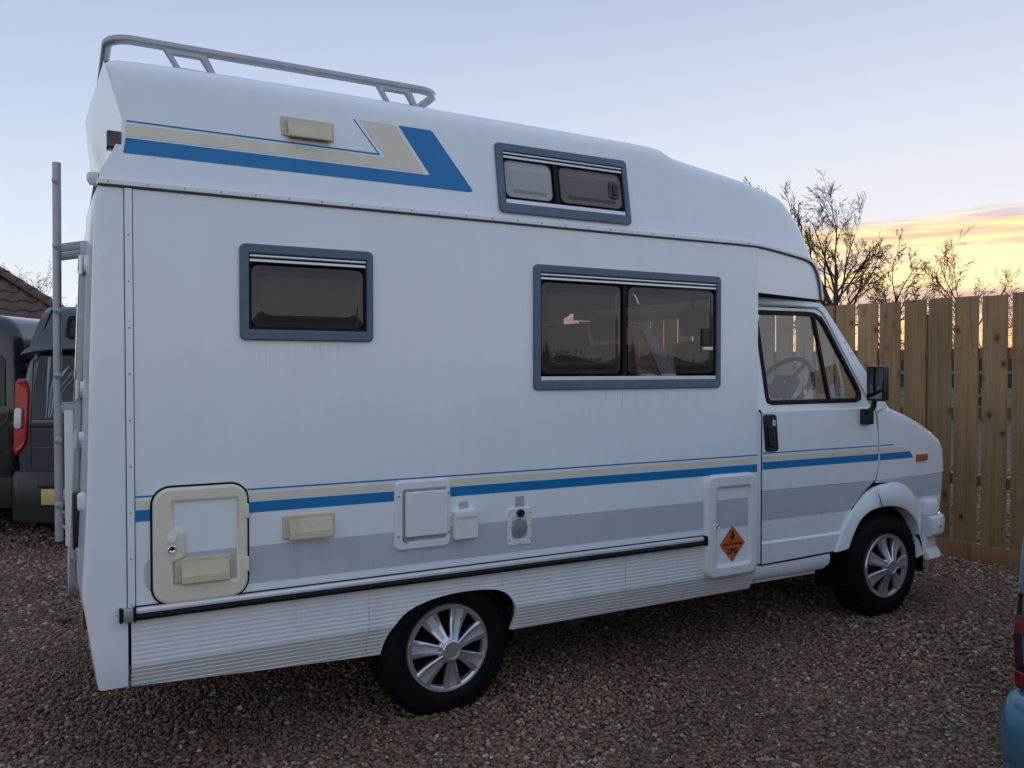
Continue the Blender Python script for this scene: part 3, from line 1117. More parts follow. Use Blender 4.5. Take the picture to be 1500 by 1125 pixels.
# ------------------------------------------------------------------ house at the left
def build_house():
    c = Vector((CAM.x, CAM.y, 0)) + FWD * 15.3 + RGT * ((111 - 750) / 1213 * 15.3)
    rz = rad(HEAD - 90 + 30)
    root = thing('bungalow', 'bungalow with a dark brown tiled hip roof behind the parked vans', 'house', c, rz)
    ez, pitch, Wd, Dp = 2.40, rad(37.5), 10.0, 7.0
    MB().box(-Wd + .35, -.35, .35, Dp - .35, 0, ez + .02).build('wall', 'house_wall', root)
    MB().box(-Wd, 0, 0, .025, ez - .16, ez + .02, .004).build('fascia', 'fascia', root)
    MB().box(-.025, 0, .026, Dp, ez - .16, ez + .02, .004).build('fascia', 'fascia', root)
    for x0 in (-3.6, -7.6):
        w = plate('window', 'white_plastic', root, rrect(x0, x0 + 1.5, .95, 2.05, .01), [rrect(x0 + .07, x0 + 1.43, 1.02, 1.98, .01)], 0, .04, .006,
                  f=lambda a, b, d: (a, .35 - d, b))
        MB().add([(x0 + .05, .335, 1.0), (x0 + 1.45, .335, 1.0), (x0 + 1.45, .335, 2.0), (x0 + .05, .335, 2.0)], [(0, 1, 2, 3)]).build('pane', 'dark_glass', w)
    h = math.tan(pitch) * Dp / 2
    A, B, C_, D_ = (0, 0, ez), (0, Dp, ez), (-Wd, Dp, ez), (-Wd, 0, ez)
    R1, R2 = (-Dp / 2, Dp / 2, ez + h), (-Wd + Dp / 2, Dp / 2, ez + h)
    roof = MB().add([A, B, C_, D_, R1, R2], [(3, 0, 4, 5), (0, 1, 4), (1, 2, 5, 4), (2, 3, 5), (0, 3, 2, 1)]).build('roof', 'roof_tile', root)
    # interlocking tiles on the slope in view, laid course by course
    gw, gl, tl = 0.30, 0.30, 0.38
    ny = 9
    rows = []
    for y, dz in ((0.0, 0.035), (tl, 0.006)):
        for bot in (0, 1):
            r = []
            for k in range(ny):
                t = k / (ny - 1)
                hgt = .018 * math.sin(t * 2 * math.pi) + .010
                r.append((t * (gw + .012), y, dz + hgt - bot * .014))
            rows.append(r)
    mb = MB()
    mb.loft([rows[1], rows[0], rows[2], rows[3]])
    proto = mb.build('tile', 'roof_tile', roof, fix=False)
    proto.data.flip_normals()
    first = True
    nc = int((Dp / 2) / math.cos(pitch) / gl)
    for i in range(nc):
        s = i * gl - .04
        yy = s * math.cos(pitch)
        x = -yy - .02 - gw + (.5 * gw if i % 2 else 0) * 0
        k = 0
        while k < 20:
            xx = -(k + 1) * gw - .02
            k += 1
            if xx + gw > -(yy + .30) + .20 or xx < -4.6:
                continue
            M = Matrix.Translation((xx, yy, ez + .012 + s * math.sin(pitch))) @ Matrix.Rotation(pitch + random.uniform(-.012, .012), 4, 'X') @ \
                Matrix.Rotation(random.uniform(-.008, .008), 4, 'Z')
            if first:
                proto.matrix_local = M
                first = False
            else:
                copy_child(proto, roof, M)
    # half-round caps along the hip
    hip = Vector(R1) - Vector(A)
    n = int(hip.length / .36)
    d = hip.normalized()
    mb = MB()
    prof = []
    for k in range(9):
        t = math.pi * k / 8
        prof.append((math.cos(t) * .12, math.sin(t) * .085 - .01))
    mb.loft([[(a * 1.06, 0, b * 1.08 + .016) for a, b in prof], [(a, .42, b) for a, b in prof]])
    cap = mb.build('hip_tile', 'roof_tile', roof)
    cap.data.flip_normals()
    q = d.to_track_quat('Y', 'Z')
    for i in range(n):
        M = Matrix.Translation(Vector(A) + d * (i * .36) + Vector((0, 0, .05))) @ q.to_matrix().to_4x4()
        if i == 0:
            cap.matrix_local = M
        else:
            copy_child(cap, roof, M)


build_ground()
build_gravel()
build_fence()
build_house()
build_trees()
build_beyond()


# ------------------------------------------------------------------ motorhome
WID = 2.0                                  # over the coach body


def wheel_parts(parent, X, Yo, Z, R, side=-1, detail=True, spin=0.0, w=0.19):
    """tyre with its cover; Yo is the outer face, side -1 looks towards -Y"""
    s = side

    def Y(d):                              # d metres inwards from the outer face
        return -s * d
    prof = [(R * .60, Y(.012)), (R * .625, Y(.002)), (R * .70, Y(-.006)), (R * .715, Y(-.0085)), (R * .72, Y(-.0065)), (R * .80, Y(-.008)), (R * .845, Y(-.005)), (R * .85, Y(-.002)), (R * .885, Y(0.0)), (R * .945, Y(.014)), (R * .985, Y(.03)),
            (R, Y(.045)), (R, Y(w - .045)), (R * .985, Y(w - .03)), (R * .93, Y(w - .01)), (R * .8, Y(w)), (R * .6, Y(w))]
    mb = MB()
    mb.lathe(prof, 72)
    # tread blocks round the shoulder
    nb = 56
    for k in range(nb):
        for y0, y1, sh in ((.028, .062, 0), (.068, w / 2 - .004, .5), (w / 2 + .004, w - .068, 0), (w - .062, w - .028, .5)):
            a0 = 2 * math.pi * (k + sh) / nb
            a1 = a0 + 2 * math.pi / nb * .74
            vs = []
            for a in (a0, a1):
                for r in (R - .006, R + .006):
                    for y in (y0, y1):
                        vs.append((r * math.cos(a), Y(y), r * math.sin(a)))
            mb.add(vs, [(0, 1, 3, 2), (4, 6, 7, 5), (0, 4, 5, 1), (2, 3, 7, 6), (0, 2, 6, 4), (1, 5, 7, 3)])
    tyre = mb.build('wheel', 'tyre_rubber', parent, 30, fix=True)
    tyre.location = (X, Yo, Z)
    # dark steel wheel behind the cover
    MB().lathe([(.0, Y(.035)), (.10, Y(.03)), (.13, Y(.05)), (R * .5, Y(.05)), (R * .6, Y(.02))], 40).build('steel_rim', 'underbody', tyre)
    if not detail:
        return tyre
    RC = 0.197
    MB().lathe([(RC - .030, Y(.012)), (RC - .024, Y(-.004)), (RC - .014, Y(-.010)), (RC - .004, Y(-.010)), (RC, Y(-.004)), (RC, Y(.015))], 72).build('cover_rim', 'silver_paint', tyre)
    # one broad dished spoke, copied seven times
    def prof_y(r):
        t = (r - .04) / (RC - .04)
        return -.012 - .030 * (1 - t) ** 1.4 * 1.0 + .010 * math.sin(t * math.pi)
    rows = []
    nr = 12
    for i in range(nr + 1):
        r = .040 + (RC - .020 - .040) * i / nr
        t = i / nr
        hw = .0175 + .027 * t ** 1.15
        row = []
        for u in (-1, -1, -.80, -.42, -.34, 0, .34, .42, .80, 1, 1):
            k = len(row)
            dip = {0: .022, 10: .022, 1: .004, 9: .004, 2: 0, 8: 0, 3: 0.0, 7: 0.0, 4: .0004, 5: .0006, 6: .0004}[k]
            row.append((r, Y(prof_y(r) + dip), u * hw))
        rows.append(row)
    n7 = 7
    spoke = None
    cen = None
    for k in range(n7):
        M = Matrix.Rotation(spin + 2 * math.pi * k / n7, 4, 'Y')
        if spoke is None:
            a = MB()
            a.loft([r[:5] for r in rows])
            a.loft([r[6:] for r in rows])
            a.loft([r[4:7] for r in rows])
            spoke = a.build('spoke', 'silver_paint', tyre, 30, fix=False)
            if side < 0:
                pass
            spoke.matrix_local = M
            b = MB()
            b.loft([[(p[0], p[1] + s * .0006, p[2]) for p in r[3:8]] for r in rows[2:]])
            cen = b.build('spoke_inlay', 'silver_mesh', tyre, 30)
            cen.matrix_local = M
        else:
            copy_child(spoke, tyre, M)
            copy_child(cen, tyre, M)
    MB().lathe([(.046, Y(-.028)), (.045, Y(-.046)), (.040, Y(-.050)), (.034, Y(-.049)), (.033, Y(-.046)), (0.0, Y(-.047))], 40).build('centre_cap', 'silver_paint', tyre)
    MB().lathe([(.060, Y(-.018)), (.056, Y(-.030)), (.047, Y(-.036)), (.046, Y(-.028))], 40).build('hub_collar', 'silver_paint', tyre)
    return tyre


def Yh(x, z):
    """near face of the high top: leans in, and turns in over the cab"""
    return 0.165 * max(0.0, z - 2.2) + 0.20 * max(0.0, x - 3.08)


HT_REAR = [(-.092, 2.205), (-.088, 2.240), (-.045, 2.325), (-.014, 2.40), (-.012, 2.45), (-.064, 2.655)]
HT_TOP = smooth_line([(-.064, 2.655), (-.045, 2.682), (.02, 2.695), (.29, 2.703), (.83, 2.704), (1.47, 2.700), (2.10, 2.693), (2.38, 2.688), (2.50, 2.679), (2.56, 2.655),
                      (2.63, 2.636), (2.954, 2.588), (3.206, 2.551), (3.35, 2.531), (3.43, 2.500), (3.545, 2.396), (3.648, 2.222), (3.752, 1.945)], 6)
HT_LOW = [(3.722, 1.945), (3.705, 2.03), (3.675, 2.10), (3.63, 2.148), (3.56, 2.170), (3.46, 2.180), (3.08, 2.205)]


def high_top_f(r=.075):
    top = HT_TOP[5:]

    def f(a, b, d=0.0):
        e = dist_poly([(a, b)], top)[0]
        y = Yh(a, b)
        if e < r:
            y += r - math.sqrt(max(0.0, r * r - (r - e) ** 2))
        return (a, y - d, b)
    return f


def bridge(name, m, parent, line, edge, bulge_x=0.0, bulge_z=0.0, n=24, flip=False, bx=None, power=2.6):
    """a skin across the vehicle between an edge line on the near side and its mirror on the far side"""
    rows = []
    for i, (a, b) in enumerate(line):
        p = edge(a, b)
        row = []
        for k in range(n + 1):
            t = k / n
            t = t * t * (3 - 2 * t) * .35 + t * .65
            y = p[1] + (WID - 2 * p[1]) * t
            s = 1 - abs(2 * t - 1) ** power if power else min(1.0, (1 - abs(2 * t - 1)) * 1.02)
            gx = bulge_x if bx is None else bx[i]
            row.append((p[0] + gx * s, y, p[2] + bulge_z * s))
        rows.append(row)
    mb = MB()
    mb.loft(rows)
    o = mb.build(name, m, parent, 50)
    if flip:
        o.data.flip_normals()
    return o


def mirror_y(o, name, parent):
    """the same part on the far side"""
    me = o.data.copy()
    M = Matrix.Translation((0, WID, 0)) @ Matrix.Scale(-1, 4, (0, 1, 0))
    me.transform(o.matrix_local)
    me.transform(M)
    me.flip_normals()
    c = bpy.data.objects.new(name, me)
    COL.objects.link(c)
    c.parent = parent
    return c


def coach_window(root, x0, x1, z0, z1, f, split=None, pane='smoked_acrylic', tracks=True, label=None):
    w = plate('window', 'frame_blue_grey', root, rrect(x0, x1, z0, z1, .022), [rrect(x0 + .034, x1 - .028, z0 + .042, z1 - .038, .004)], -.004, .016, .005, f=f)
    if label:
        w['label'] = label
    ix0, ix1, iz0, iz1 = x0 + .034, x1 - .028, z0 + .042, z1 - .038
    # dark seal round the opening
    plate('seal', 'black_rubber', w, rrect(ix0 - .004, ix1 + .004, iz0 - .004, iz1 + .004, .01), [rrect(ix0 + .009, ix1 - .009, iz0 + .012, iz1 - .030, .012)], -.030, .004, .003, f=f)
    # aluminium blind tracks, top and bottom
    for za, zb, dd in ((iz1 - .013, iz1 - .002, .012), (iz1 - .032, iz1 - .019, .010)):
        plate('track', 'aluminium', w, rrect(ix0 + .002, ix1 - .002, za, zb, .002), (), -.004, dd, .003, f=f)
    if tracks:
        plate('track', 'aluminium', w, rrect(ix0 + .002, ix1 - .002, iz0 + .001, iz0 + .022, .002), (), -.004, .010, .003, f=f)
        iz0 += .022
    iz1 -= .034
    cells = [(ix0, ix1)] if split is None else [(ix0, split - .012), (split + .010, ix1)]
    if split is not None:
        plate('mullion', 'black_rubber', w, rrect(split - .013, split + .011, iz0, iz1, .002), (), -.02, .006, .003, f=f)
    for i, (a, b) in enumerate(cells):
        a, b = a + .010, b - .010
        z0_, z1_ = iz0 + .010, iz1 - .006
        dd = -.002 if i == 0 else .001
        pm = pane if isinstance(pane, str) else pane[i]
        p = blown_pane('pane', pm, w, a, b, z0_, z1_, dd, f)
    return w, cells, (iz0, iz1)


def blown_pane(name, m, parent, x0, x1, z0, z1, d, f):
    """acrylic pane with a raised, softly pillowed middle"""
    loops = [(0.0, -.006), (.002, 0.0), (.018, .0015), (.026, .004), (.034, .0105), (.042, .0120)]
    mb = MB()
    rows = []
    for ins, h in loops:
        r = max(.008, .030 - ins * .1)
        rows.append([f(a, b, d + h) for a, b in rrect(x0 + ins, x1 - ins, z0 + ins, z1 - ins, r, 6)])
    cx, cz = (x0 + x1) / 2, (z0 + z1) / 2
    last = rrect(x0 + .042, x1 - .042, z0 + .042, z1 - .042, .0258, 6)
    for s in (.92, .82, .7, .55, .4, .25, .12, .03):
        rows.append([f(cx + (a - cx) * s, cz + (b - cz) * s, d + .0120 + .0003 * (1 - s * s)) for a, b in last])
    mb.loft(rows, close=True)
    k = len(last)
    mb.f.append(tuple(len(mb.v) - k + i for i in range(k)))
    return mb.build(name, m, parent, 60)


def vent(root, x0, x1, z0, z1, f, d=0.0):
    v = plate('vent', 'yellowed_plastic', root, rrect(x0, x1, z0, z1, .006), (), d, d + .008, .004, f=f)
    # louvre hood that stands out at its lower edge
    w = x1 - x0
    h = z1 - z0
    mb = MB()
    a0, a1 = x0 + w * .11, x1 - w * .07
    prof = [(z1 - h * .20, .008), (z1 - h * .24, .020), (z0 + h * .36, .030), (z0 + h * .30, .034), (z0 + h * .02, .036), (z0 - h * .02, .033), (z0 - h * .02, .008)]
    rows = [[f(a, b, d + e) for b, e in prof] for a in (a0, a0 + .004, a1 - .004, a1)]
    mb.loft(rows)
    for a, rev in ((a0, False), (a1, True)):
        vs = [f(a, b, d + e) for b, e in prof]
        mb.add(vs, [tuple(range(len(vs)))[::-1] if rev else tuple(range(len(vs)))])
    mb.build('hood', 'yellowed_plastic', v, 30, fix=True)
    return v


def stripe(name, m, root, poly, f, d=.0014, grid=None):
    P, F, _ = cdt(dens(poly, grid) if grid else poly, (), grid)
    return MB().add([f(a, b, d) for a, b in P], F).build(name, m, root, 60)


def rivet_row(root, pts, f, d, name='rivets', r=.0042):
    mb = MB()
    for a, b in pts:
        n = 8
        c = f(a, b, d + .002)
        ring = [f(a + math.cos(2 * math.pi * k / n) * r, b + math.sin(2 * math.pi * k / n) * r, d) for k in range(n)]
        mb.add(ring + [c], [(k, (k + 1) % n, n) for k in range(n)])
    o = mb.build(name, 'dull_aluminium', root, 80)
    o['kind'] = 'stuff'
    return o


def build_motorhome():
    root = thing('motorhome', 'white high-top motorhome with blue and cream stripes parked on the gravel', 'motorhome')
    HF = high_top_f()

    def lean(a, b, d=0.0):
        return (a, Yh(a, b) - d * .986, b - d * .16)

    # ---------------- coach side
    w1 = (.39, .923, 1.650, 2.022)
    w2 = (1.692, 2.818, 1.440, 2.020)
    w3 = (1.520, 2.248, 2.245, 2.570)
    def hole(w):
        return rrect(w[0] + .03, w[1] - .025, w[2] + .038, w[3] - .034, .02)
    side = shell('side_panel', 'white_paint', root, [(.0, .640), (3.093, .640), (3.093, 2.2), (.0, 2.2)], [hole(w1), hole(w2)], .25, thick=.03)
    far_hole2 = rrect(1.75, 2.75, 1.50, 1.98, .02)
    shell('far_side_panel', 'white_paint', root, [(0, .64), (3.093, .64), (3.093, 2.2), (0, 2.2)], [far_hole2], .4,
          f=lambda a, b, d=0: (a, WID + d, b), thick=.03)
    wf, _, _ = coach_window(root, 1.70, 2.80, 1.45, 2.02, lambda a, b, d=0: (a, WID + d, b), split=2.25)
    # corner panel at the rear
    RC_ = smooth_line([(-.092, 2.2), (-.106, 2.10), (-.124, 1.60), (-.138, 1.10), (-.153, .80), (-.156, .74), (-.148, .665), (-.105, .375)], 5)
    corner_out = RC_ + [(-.06, .362), (-.008, .366), (-.008, 2.2)]
    def CF(a, b, d=0.0):
        y = .020
        if b < .45:
            y += (.45 - b) * .25
        return (a, y - d, b)
    QS = [(0, .020), (.0007, .0148), (.0027, .010), (.0059, .0059), (.010, .0027), (.0148, .0007), (.020, 0.0)]

    def corner_rows(far=False):
        rows = []
        for a, b in RC_:
            tuck = (.45 - b) * .25 if b < .45 else 0.0
            row = [(a + q, y + tuck, b) for q, y in QS] + [(a + .020 + (-.028 - a) * t, tuck, b) for t in (.33, .66, 1.0)]
            if far:
                row = [(x, WID - y, z) for x, y, z in row]
            rows.append(row)
        return rows
    MB().loft(corner_rows()).build('corner_panel', 'fibreglass', root, 25).data.flip_normals()
    bridge('rear_panel', 'fibreglass', root, [(-.091, 2.212)] + RC_, CF, bulge_x=-.012, flip=True, power=5)
    MB().loft(corner_rows(True)).build('corner_panel', 'fibreglass', root, 25)
    # joint strip with its rivets
    plate('joint_strip', 'white_paint', root, [(-.0085, .655), (.0165, .655), (.0165, 2.192), (-.0085, 2.192)], (), 0, .0045, .0015)
    plate('joint_sealant', 'black_rubber', root, [(-.0112, .655), (-.0087, .655), (-.0087, 2.19), (-.0112, 2.19)], (), 0, .003, .0006)
    plate('joint_sealant', 'black_rubber', root, [(.0167, .655), (.0187, .655), (.0187, 2.19), (.0167, 2.19)], (), 0, .003, .0006)
    rivet_row(root, [(.004, z) for z in np.arange(.68, 2.19, .168)], flat, .0046)

    # ---------------- high top
    low = HT_LOW
    outline = HT_REAR + HT_TOP[1:] + low
    ex = []
    tp = HT_TOP[5:]
    r = .075
    for q in (.002, .006, .012, .02, .032, .048, .075, .10):
        for i in range(1, len(tp) - 1):
            t = Vector((tp[i + 1][0] - tp[i - 1][0], tp[i + 1][1] - tp[i - 1][1])).normalized()
            ex.append((tp[i][0] + t.y * q, tp[i][1] - t.x * q))
    w3h = rrect(w3[0] + .03, w3[1] - .025, w3[2] + .038, w3[3] - .034, .02)
    shell('high_top', 'fibreglass', root, outline, [w3h], (.11, .06), f=HF, thick=.02, extra=ex)
    shell('high_top_far_side', 'fibreglass', root, outline, (), (.2, .1), f=lambda a, b, d=0: (a, WID - HF(a, b, 0)[1] + d, b), thick=.02)
    n = len(tp)
    bx = [0.0 if a < 2.9 else .16 * min(1, (a - 2.9) / .5) for a, b in tp]
    rf = bridge('roof', 'fibreglass', root, tp, HF, bulge_z=.012, bx=bx)
    rear_line = smooth_line(HT_REAR + [(-.045, 2.682), (.02, 2.695), HT_TOP[5]], 4)
    bridge('high_top_rear', 'fibreglass', root, rear_line, HF, flip=True,
           bx=[(-.012 - .030 * min(1, max(0, (b - 2.215) / .12))) * (1 if a < .0 else .6) for a, b in rear_line], power=0)
    # gutter trim along the seam, bending down in front of the overcab
    seam = [(-.094, 2.2), (.6, 2.2), (1.2, 2.2), (1.8, 2.2), (2.4, 2.2), (3.08, 2.2)] + [(a, b - .003) for a, b in HT_LOW[::-1][1:]]
    seam = smooth_line(seam, 4)
    def sweep(name, m, offs, prof):
        mb = MB()
        rows = []
        for i, (a, b) in enumerate(seam):
            p = seam[max(i - 1, 0)]
            q = seam[min(i + 1, len(seam) - 1)]
            t = Vector((q[0] - p[0], q[1] - p[1])).normalized()
            nrm = Vector((-t.y, t.x))
            rows.append([(a + nrm.x * (h + offs), Yh(a, 2.2) - d, b + nrm.y * (h + offs)) for h, d in prof])
        mb.loft(rows, close=True)
        return mb.build(name, m, root, 40, fix=True)
    sweep('gutter_trim', 'white_plastic', .004, [(-.006, .0), (-.006, .011), (-.004, .013), (.010, .011), (.014, .006), (.014, .0)])
    sweep('gutter_seal', 'seam_grey', -.006, [(-.003, .0), (-.003, .006), (.003, .011), (.004, .0)])
    rivet_row(root, [(x, 2.208) for x in np.arange(-.06, 3.05, .128)], lambda a, b, d=0: (a, -d, b), .0125)
    # rear edge trim running round to the far side
    MB().tube([(-.100, y, 2.198) for y in np.linspace(.02, 1.98, 9)], .007, 8).build('rear_gutter', 'dull_aluminium', root)

    # overcab lower panel and its dark underside
    oc = [(3.095, 1.952), (3.715, 1.945)] + [(a - .004, b - .006) for a, b in HT_LOW[1:-1]] + [(3.095, 2.198)]
    OF = lambda a, b, d=0.0: (a, Yh(a, 2.2) + .002 - d, b)
    shell('overcab_panel', 'fibreglass', root, oc, (), (.08, .06), f=OF, thick=.02)
    shell('overcab_far_panel', 'fibreglass', root, oc, (), None, f=lambda a, b, d=0: (a, WID - OF(a, b)[1] + d, b), thick=.02)
    MB().add([(3.08, .03, 1.957), (3.74, .16, 1.950), (3.86, 1.0, 1.95), (3.74, WID - .16, 1.950), (3.08, WID - .03, 1.957)], [(0, 1, 2, 3, 4)]).build('overcab_floor', 'skirt_white', root)
    MB().tube([(3.10, .02, 1.950), (3.4, .080, 1.947), (3.735, .145, 1.943)], .008, 8).build('overcab_edging', 'black_rubber', root)

    # ---------------- windows
    coach_window(root, *w1[:2], *w1[2:], flat, None, tracks=False, label='small smoked window at the rear of the side')
    win = coach_window(root, *w2, flat, 2.208, label='large two-pane smoked window')[0]
    plate('catch', 'black_plastic', win, rrect(2.685, 2.735, 1.655, 1.745, .006), (), .004, .026, .006)
    plate('catch_latch', 'cream_plastic', win, rrect(2.69, 2.75, 1.635, 1.652, .003), (), .004, .030, .003)
    hw, cells, zz = coach_window(root, *w3, lean, 1.836, pane=('pale_acrylic', 'mid_acrylic'), label='two-pane sliding window in the high top')
    plate('catch', 'dark_red_lens', hw, rrect(2.125, 2.185, 2.365, 2.455, .022), (), .004, .022, .006, f=lean)
    plate('catch_latch', 'black_plastic', hw, rrect(2.144, 2.168, 2.385, 2.435, .004), (), .015, .030, .003, f=lean)
    for x in (.47, .855):
        plate('catch', 'black_plastic', root, rrect(x - .014, x + .014, 1.735, 1.785, .004), (), -.04, -.022, .004)

    # ---------------- stripes
    S = lambda n_, m_, p_, f_=flat, g=None: stripe(n_, m_, root, p_, f_, grid=g)
    S('blue_stripe', 'stripe_blue', [(.020, .981), (3.091, .981), (3.091, 1.023), (.020, 1.023)])
    S('cream_stripe', 'stripe_cream', [(.020, 1.030), (3.091, 1.030), (3.091, 1.057), (.020, 1.057)])
    S('pinstripe', 'stripe_blue', [(.020, 1.069), (3.091, 1.069), (3.091, 1.075), (.020, 1.075)])
    S('grey_stripe', 'stripe_grey', rrect(.048, 3.091, .705, .850, (.06, 0, 0, .045)))
    S('blue_stripe', 'stripe_blue', [(-.010, 2.322), (1.380, 2.320), (1.392, 2.324), (1.393, 2.332), (1.220, 2.574), (1.208, 2.580), (1.062, 2.580), (1.194, 2.376), (.0, 2.380)], lean)
    S('cream_stripe', 'stripe_cream', [(.000, 2.387), (1.168, 2.384), (1.048, 2.578), (.888, 2.578), (.998, 2.430), (.002, 2.434)], lean)
    S('pinstripe', 'stripe_blue', [(.003, 2.441), (.974, 2.437), (.868, 2.580), (.862, 2.580), (.962, 2.444), (.003, 2.447)], lean)

    # ---------------- vents, lockers and hatches
    vent(root, .562, .776, 2.468, 2.548, lean)
    vent(root, .548, .759, .865, .958, flat)
    lk = plate('locker_door', 'cream_plastic', root, rrect(.076, .413, .668, 1.098, .062, 8),
               [[(.146, .735), (.372, .735), (.372, 1.045), (.146, 1.045), (.146, .945), (.178, .940), (.190, .925), (.190, .845), (.178, .828), (.146, .822)]], 0, .020, .010)
    plate('inner_panel', 'white_paint', lk, rrect(.13, .385, .72, 1.06, .01), (), 0, .007, .002)
    stripe('grey_stripe', 'stripe_grey', lk, [(.147, .736), (.371, .736), (.371, .852), (.147, .852)], flat, .0082)
    plate('door_gap', 'black_rubber', lk, rrect(.068, .421, .660, 1.106, .070, 8), (), 0, .003, .001)
    plate('lock_surround', 'cream_plastic', lk, rrect(.122, .160, .845, .935, .019), (), .01, .022, .004)
    MB().lathe([(.0135, 0), (.0135, -.010), (.011, -.012), (0, -.012)], 20, c=(.140, -.020, .908)).build('lock_button', 'white_plastic', lk)
    MB().lathe([(.0145, 0), (.0145, -.008), (.012, -.010), (.0085, -.008), (0, -.008)], 20, c=(.140, -.020, .873)).build('lock', 'chrome', lk)
    MB().lathe([(.006, 0), (.006, -.001), (0, -.001)], 12, c=(.140, -.0285, .873)).build('keyhole', 'black_plastic', lk)
    for z in (.76, .965):
        plate('hinge', 'cream_plastic', lk, rrect(.402, .417, z, z + .055, .003), (), .005, .026, .003)
    v = vent(lk, .150, .356, .742, .832, flat, .007)

    ht = plate('service_hatch', 'white_plastic', root, rrect(1.015, 1.271, .770, 1.062, .028), [rrect(1.050, 1.252, .805, 1.026, .010)], 0, .014, .006)
    MB().box(1.048, 1.254, -.002, .02, .803, 1.028).build('recess', 'grime', ht)
    plate('flap', 'white_plastic', ht, rrect(1.062, 1.252, .826, 1.016, .004), (), .006, .026, .003)
    MB().lathe([(.012, 0), (.012, -.010), (.009, -.012), (.005, -.008), (0, -.008)], 20, c=(1.065, -.006, .812)).build('lock', 'dull_aluminium', ht)
    rivet_row(ht, [(1.030, .83), (1.030, 1.0), (1.262, .83), (1.262, 1.0)], flat, .0142, 'screws', .006)
    bx_ = plate('socket_box', 'white_plastic', root, rrect(1.284, 1.394, .795, .915, .005), (), 0, .040, .005)
    MB().box(1.280, 1.396, -.046, -.0405, .890, .919, .003).build('lid_edge', 'white_plastic', bx_)
    stripe('old_glue_mark', 'grime', root, [(1.315, .922), (1.362, .924), (1.360, .955), (1.318, .952)], flat, .0012)
    wf_ = plate('water_filler', 'white_plastic', root, rrect(1.557, 1.680, .735, .905, .010), [rrect(1.580, 1.655, .762, .865, .016)], 0, .007, .003)
    MB().box(1.572, 1.663, .0015, .03, .755, .872).build('recess', 'grime', wf_)
    MB().lathe([(.042, 0), (.042, -.010), (.038, -.016), (.012, -.018), (.011, -.022), (0, -.022)], 28, c=(1.616, .0, .812)).build('cap', 'dull_aluminium', wf_)
    MB().lathe([(.019, 0), (.019, -.012), (.015, -.015), (.010, -.010), (0, -.010)], 20, c=(1.620, -.007, .881)).build('lock', 'black_plastic', wf_)
    rivet_row(wf_, [(1.564, z) for z in (.76, .82, .88)] + [(1.673, z) for z in (.76, .82, .88)] + [(1.62, .743)], flat, .0072, 'screws', .004)
    stripe('old_glue_mark', 'grime', root, [(1.598, .908), (1.645, .909), (1.645, .958), (1.598, .956)], flat, .0012)

    gl = plate('gas_locker_door', 'white_plastic', root, rrect(2.714, 3.076, .442, .985, .060, 8), [rrect(2.786, 3.016, .508, .912, .012)], -.004, .030, .014)
    plate('inner_panel', 'white_paint', gl, rrect(2.77, 3.03, .495, .925, .01), (), -.004, .012, .002)
    stripe('grey_stripe', 'stripe_grey', gl, [(2.788, .700), (3.014, .700), (3.014, .850), (2.788, .850)], flat, .0132)
    MB().lathe([(.013, 0), (.013, -.012), (.010, -.014), (.006, -.010), (0, -.010)], 18, c=(2.790, -.018, .716)).build('lock', 'chrome', gl)
    for z in (.53, .80):
        plate('hinge', 'aluminium', gl, rrect(3.077, 3.090, z, z + .06, .003), (), 0, .010, .003)
    st = stripe('gas_sticker', 'sticker_orange', gl, [(2.903, .514), (2.992, .612), (2.903, .710), (2.814, .612)], flat, .0146)
    st['label'] = 'orange diamond flammable gas sticker'
    stripe('sticker_line', 'ink', st, [(2.862, .6255), (2.944, .6255), (2.944, .6275), (2.862, .6275)], flat, .0150)
    fl = [(2.903, .690), (2.911, .672), (2.918, .660), (2.9195, .646), (2.912, .636), (2.903, .634), (2.893, .636), (2.886, .646), (2.888, .658), (2.893, .650), (2.896, .668)]
    stripe('flame_symbol', 'ink', st, fl, flat, .0151)
    TM = lambda x, z, d: Matrix.Translation((x, -d, z)) @ Matrix.Rotation(rad(90), 4, 'X')
    text('sticker_text', 'HIGHLY FLAMMABLE', .0152, 'ink', st, TM(2.903, .610, .0150), bold=.0006)
    text('sticker_text', 'LPG', .040, 'ink', st, TM(2.903, .573, .0150), bold=.0022)

    # ---------------- water marks that run down from fittings
    for x0, x1, z0, z1, f_ in ((.55, .76, .70, .862, flat), (1.02, 1.27, .69, .769, flat), (1.285, 1.395, .69, .794, flat), (1.56, 1.68, .69, .734, flat), (.40, .92, 1.40, 1.645, flat),
                               (1.70, 2.81, 1.20, 1.436, flat), (.565, .775, 2.385, 2.466, lean)):
        o = stripe('water_mark', 'water_stain', root, [(x0, z0), (x1, z0), (x1, z1), (x0, z1)], f_, .0024)

    # ---------------- bumper rail on the waist
    yb = -.014
    MB().box(.015, 2.712, -.024, .004, .6475, .669, .009).build('rub_rail', 'bright_aluminium', root)
    MB().box(.015, 2.712, -.008, .0, .6695, .6735, .001).build('rail_sealant', 'black_rubber', root)
    MB().tube([(.010, -.017, .6355), (1.4, -.017, .6355), (2.712, -.017, .6355)], .0125, 12).build('rub_strip', 'black_rubber', root)
    MB().box(-.026, .010, -.031, -.002, .621, .674, .010).build('rail_end_cap', 'dull_aluminium', root)
    MB().box(-.038, -.0265, -.029, -.001, .621, .674, .005).build('rail_end_cap', 'black_rubber', root)
    MB().box(.0105, .017, -.033, -.001, .620, .675, .003).build('rail_end_cap', 'black_rubber', root)
    MB().box(2.700, 2.722, -.034, -.002, .622, .674, .009).build('rail_end_cap', 'black_rubber', root)

